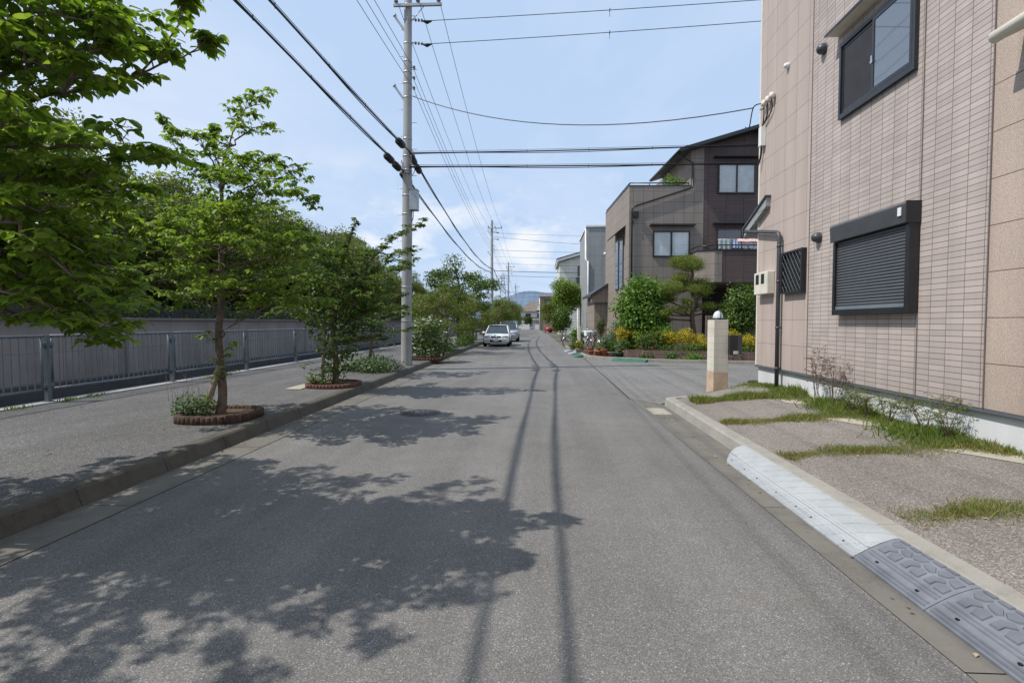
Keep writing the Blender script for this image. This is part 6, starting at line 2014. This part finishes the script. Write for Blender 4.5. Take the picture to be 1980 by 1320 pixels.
# ------------------------------------------------------------------ cars
def car(name, label, paint, L, W, H, hood, cowl, rear, kind='hatch'):
    """Car along +x (front at x=0, pointing to -x); z up."""
    t = thing(name, label, 'car', (0, 0, 0))
    hz = H * .515                                   # belt line
    nx_ = 26
    def top(x):                                   # upper edge of the lower body along its length
        f = x / L
        if f < .04: return H * (.40 + .10 * f / .04)
        if f < hood: return H * (.50 + .095 * math.sin((f - .04) / (hood - .04) * math.pi / 2))
        if f < .93: return H * .60
        return H * (.60 - .06 * (f - .93) / .07)
    def half(x):
        f = x / L
        a = min(1, (max(0, f) / .12) ** .5) if f < .12 else 1
        b_ = min(1, (max(0, 1 - f) / .10) ** .5) if f > .90 else 1
        return W / 2 * (.80 + .20 * a) * (.88 + .12 * b_)
    vs, fs = [], []
    ring = 14
    for i in range(nx_ + 1):
        x = L * i / nx_
        w, zt = half(x), top(x)
        zb = .20 if 0 < i < nx_ else .26
        pts = []
        for (u, v) in ((0, zb), (.75, zb), (.93, zb + .03), (1.0, zb + .16), (1.0, zt * .72), (.985, zt * .88), (.90, zt * .975), (0, zt)):
            pts.append((u * w, v))
        full = [(x, y, z) for y, z in pts] + [(x, -y, z) for y, z in pts[-2:0:-1]]
        vs += full
    k = len(vs) // (nx_ + 1)
    for i in range(nx_):
        for j in range(k):
            fs.append((i * k + j, i * k + (j + 1) % k, (i + 1) * k + (j + 1) % k, (i + 1) * k + j))
    fs.append(tuple(range(k))); fs.append(tuple(nx_ * k + j for j in range(k)))
    m = MB(); m.add(vs, fs, 0, True)
    body = m.build('body', paint, t)
    # cabin: glass loft, then painted roof and pillars
    c0, c1, c2, c3 = hood * L - .08, cowl * L, rear * L, (rear + .12) * L if kind != 'van' else (rear + .04) * L
    zb = H * .585
    def ring_at(x, z, w):
        return [(x, -w, z), (x, w, z)]
    wb, wt = W / 2 * .93, W / 2 * .72
    g = MB()
    zr = H - .05
    V = [(c0, -wb, zb), (c0, wb, zb), (c3, wb, zb), (c3, -wb, zb), (c1, -wt, zr), (c1, wt, zr), (c2, wt, zr), (c2, -wt, zr)]
    g.add(V, [(0, 1, 5, 4), (1, 2, 6, 5), (2, 3, 7, 6), (3, 0, 4, 7), (4, 5, 6, 7)])
    g.build('window', 'carglass', t, None, .03)
    rf = MB()
    n = 8; vs = []
    for i in range(n + 1):
        x = c1 - .06 + (c2 - c1 + .14) * i / n
        for j in range(7):
            y = -wt * 1.03 + 2 * wt * 1.03 * j / 6
            vs.append((x, y, zr + .05 * (1 - (2 * j / 6 - 1) ** 4) * math.sin(math.pi * (.18 + .64 * i / n)) + .004))
    rf.add(vs, [(i * 7 + j, i * 7 + j + 1, (i + 1) * 7 + j + 1, (i + 1) * 7 + j) for i in range(n) for j in range(6)], 0, True)
    rf.build('roof', paint, t)
    p = MB()
    mid = (c1 + c2) / 2
    for s in (-1, 1):
        for a, b_ in (((c0, s * wb, zb), (c1, s * wt, zr)), ((mid, s * wb, zb), (mid, s * wt, zr)), ((c3, s * wb, zb), (c2, s * wt, zr))):
            p.tube([a, b_], .035, 6)
        p.tube([(c1, s * wt, zr), (c2, s * wt, zr)], .03, 6)
    p.build('pillar', paint, t)
    for x in (.19 * L, .79 * L):
        for s in (-1, 1):
            y = s * (W / 2 - .09)
            m = MB(); m.lathe([(.20, -.09), (.29, -.095), (.305, -.06), (.305, .06), (.29, .095), (.20, .09)], (x, y, .305), 24, 0, 'y'); w = m.build('wheel', 'tyre', t)
            m = MB(); m.lathe([(.2, -.07), (.2, .0), (.06, .085 * 1), (.0, .085)] if s > 0 else [(.0, -.085), (.06, -.085), (.2, .0), (.2, .07)], (x, y, .305), 18, 0, 'y'); m.build('rim', 'chrome', w)
            m = MB(); m.lathe([(.345, -.02), (.345, .02), (.30, .02)], (x, s * (W / 2 - .004) , .31), 22, 0, 'y'); m.build('wheel_arch', 'tyre', body)
    fz = H * .5
    for s in (-1, 1):
        m = MB(); m.sphere((.17, s * W * .335, fz * .93), (.15, W * .12, .085), 14, 8); h_ = m.build('headlight', 'headl', t)
        m = MB(); m.sphere((.05, s * W * .36, .40), (.05, .07, .045), 10, 6); m.build('fog_light', 'hole', t)
        m = MB(); m.sphere((c0 + .32, s * (W / 2 + .09), zb + .08), (.07, .11, .075), 12, 8); m.tube([(c0 + .35, s * W * .46, zb + .03), (c0 + .33, s * (W / 2 + .06), zb + .06)], .02, 5); m.build('side_mirror', paint, t)
        m = MB(); m.box(L - .06, s * W * .30 - .1, H * .44, L + .012, s * W * .30 + .1, H * .56); m.build('tail_light', 'carred', t)
    m = MB(); m.box(-.012, -W * .19, fz * .88, .10, W * .19, fz * .98); m.build('grille', 'hole', t)
    m = MB(); m.lathe([(.035, -.012), (.035, .0)], (-.008, 0, fz * .93), 12, 0, 'x'); m.build('emblem', 'chrome', t)
    m = MB(); m.box(-.02, -W * .22, .32, .09, W * .22, .44); m.build('bumper_intake', 'hole', t)
    m = MB(); m.box(-.04, -.165, .36, -.022, .165, .525); m.build('number_plate', 'plate', t)
    for s in (-1, 1):
        m = MB(); m.box(.36 * L, s * (W / 2 - .012) - .006, .45 * H - .0, .385 * L + .1, s * (W / 2 - .012) + .012, .45 * H + .03); m.build('door_handle', paint, t)
    return t


c1_ = car('car', 'white hatchback parked at the left kerb, facing the camera', 'carwhite', 4.15, 1.70, 1.40, .30, .47, .78)
c1_.location = (-2.92, 32.3, 0); c1_.rotation_euler = (0, 0, R(90.7))
c2_ = car('car', 'silver wagon parked just behind the white hatchback', 'carsilver', 4.4, 1.72, 1.66, .26, .40, .86, 'van')
c2_.location = (-2.75, 40.5, 0); c2_.rotation_euler = (0, 0, R(90.7))
c3_ = car('car', 'red car parked sideways at the right end of the street', 'carred', 3.6, 1.55, 1.45, .26, .42, .84, 'van')
c3_.location = (.75, 82.0, 0); c3_.rotation_euler = (0, 0, R(-2))
t = MB(); t.lathe([(.06, 0), (.06, .9), (.02, .95)], (.55, 77, 0), 10); tag(t.build('traffic_post', 'carred'), 'short red post in front of the red car', 'post')


# ------------------------------------------------------------------ sky, sun, render settings
SUN_DIR = Vector((.682, .19, -1.0)).normalized()      # travel direction of the sunlight
to_sun = -SUN_DIR
elev = math.asin(to_sun.z)
sd = bpy.data.lights.new('sun', 'SUN')
sd.energy = 4.3
sd.angle = R(.53)
sd.color = (1.0, .955, .89)
so = bpy.data.objects.new('sun', sd)
COL.objects.link(so)
so.location = (-20, -6, 30)
so.rotation_euler = SUN_DIR.to_track_quat('-Z', 'Y').to_euler()

w = bpy.data.worlds.new('World')
SC.world = w
w.use_nodes = True
nt = w.node_tree
nt.nodes.clear()


def wn(typ, ins=None, **props):
    nd = nt.nodes.new('ShaderNode' + typ)
    for k, v in props.items():
        setattr(nd, k, v)
    for k, v in (ins or {}).items():
        if isinstance(v, bpy.types.NodeSocket):
            nt.links.new(v, nd.inputs[k])
        else:
            nd.inputs[k].default_value = v
    return nd


sky = wn('TexSky', sky_type='NISHITA', sun_disc=False, sun_elevation=elev, sun_rotation=math.atan2(to_sun.x, to_sun.y), air_density=1.0, dust_density=1.2, ozone_density=1.6, altitude=50)
tc = wn('TexCoord')
sp = wn('SeparateXYZ', {0: tc.outputs['Generated']})
z = wn('Math', {0: sp.outputs[2], 1: .06}, operation='ADD').outputs[0]
z = wn('Math', {0: z, 1: .03}, operation='MAXIMUM').outputs[0]
u = wn('Math', {0: sp.outputs[0], 1: z}, operation='DIVIDE').outputs[0]
v = wn('Math', {0: sp.outputs[1], 1: z}, operation='DIVIDE').outputs[0]
pv = wn('CombineXYZ', {0: u, 1: v, 2: 0.0}).outputs[0]
# high thin veil
n1 = wn('TexNoise', {'Vector': wn('VectorMath', {0: pv, 1: (.26, .13, 1)}, operation='MULTIPLY').outputs[0], 'Scale': 1.0, 'Detail': 7, 'Roughness': .62, 'Distortion': .6}).outputs['Fac']
veil = wn('MapRange', {0: n1, 1: .44, 2: .74, 3: 0.05, 4: .80}).outputs[0]
# cumulus low over the horizon
n2 = wn('TexNoise', {'Vector': wn('VectorMath', {0: tc.outputs['Generated'], 1: (7.5, 7.5, 15)}, operation='MULTIPLY').outputs[0], 'Scale': 1.0, 'Detail': 8, 'Roughness': .56}).outputs['Fac']
bandlo = wn('MapRange', {0: sp.outputs[2], 1: .02, 2: .10, 3: .0, 4: 1.0}).outputs[0]
bandhi = wn('MapRange', {0: sp.outputs[2], 1: .17, 2: .32, 3: 1.0, 4: 0.0}).outputs[0]
bnd = wn('Math', {0: bandlo, 1: bandhi}, operation='MULTIPLY').outputs[0]
cum = wn('MapRange', {0: n2, 1: .48, 2: .66, 3: 0.0, 4: 1.0}).outputs[0]
cum = wn('Math', {0: cum, 1: bnd}, operation='MULTIPLY').outputs[0]
cum = wn('Math', {0: cum, 1: .9}, operation='MULTIPLY').outputs[0]
lift = wn('Mix', {0: .82}, data_type='RGBA', blend_type='MIX')
nt.links.new(sky.outputs[0], lift.inputs[6]); lift.inputs[7].default_value = (6.5, 8.6, 11.9, 1)
m1 = wn('Mix', {0: veil}, data_type='RGBA', blend_type='MIX')
nt.links.new(lift.outputs[2], m1.inputs[6]); m1.inputs[7].default_value = (9.6, 10.3, 11.6, 1)
m2 = wn('Mix', {0: cum}, data_type='RGBA', blend_type='MIX')
nt.links.new(m1.outputs[2], m2.inputs[6]); m2.inputs[7].default_value = (10.8, 11.1, 11.6, 1)
bg = wn('Background', {'Color': m2.outputs[2], 'Strength': .088})
ow = wn('OutputWorld', {'Surface': bg.outputs[0]})

SC.view_settings.view_transform = 'Standard'
SC.view_settings.look = 'None'
SC.view_settings.exposure = 0
SC.view_settings.gamma = 1
SC.render.resolution_x, SC.render.resolution_y = 1024, 682
SC.cycles.use_denoising = True
SC.cycles.max_bounces = 8
SC.cycles.transparent_max_bounces = 12
SC.cycles.transmission_bounces = 4
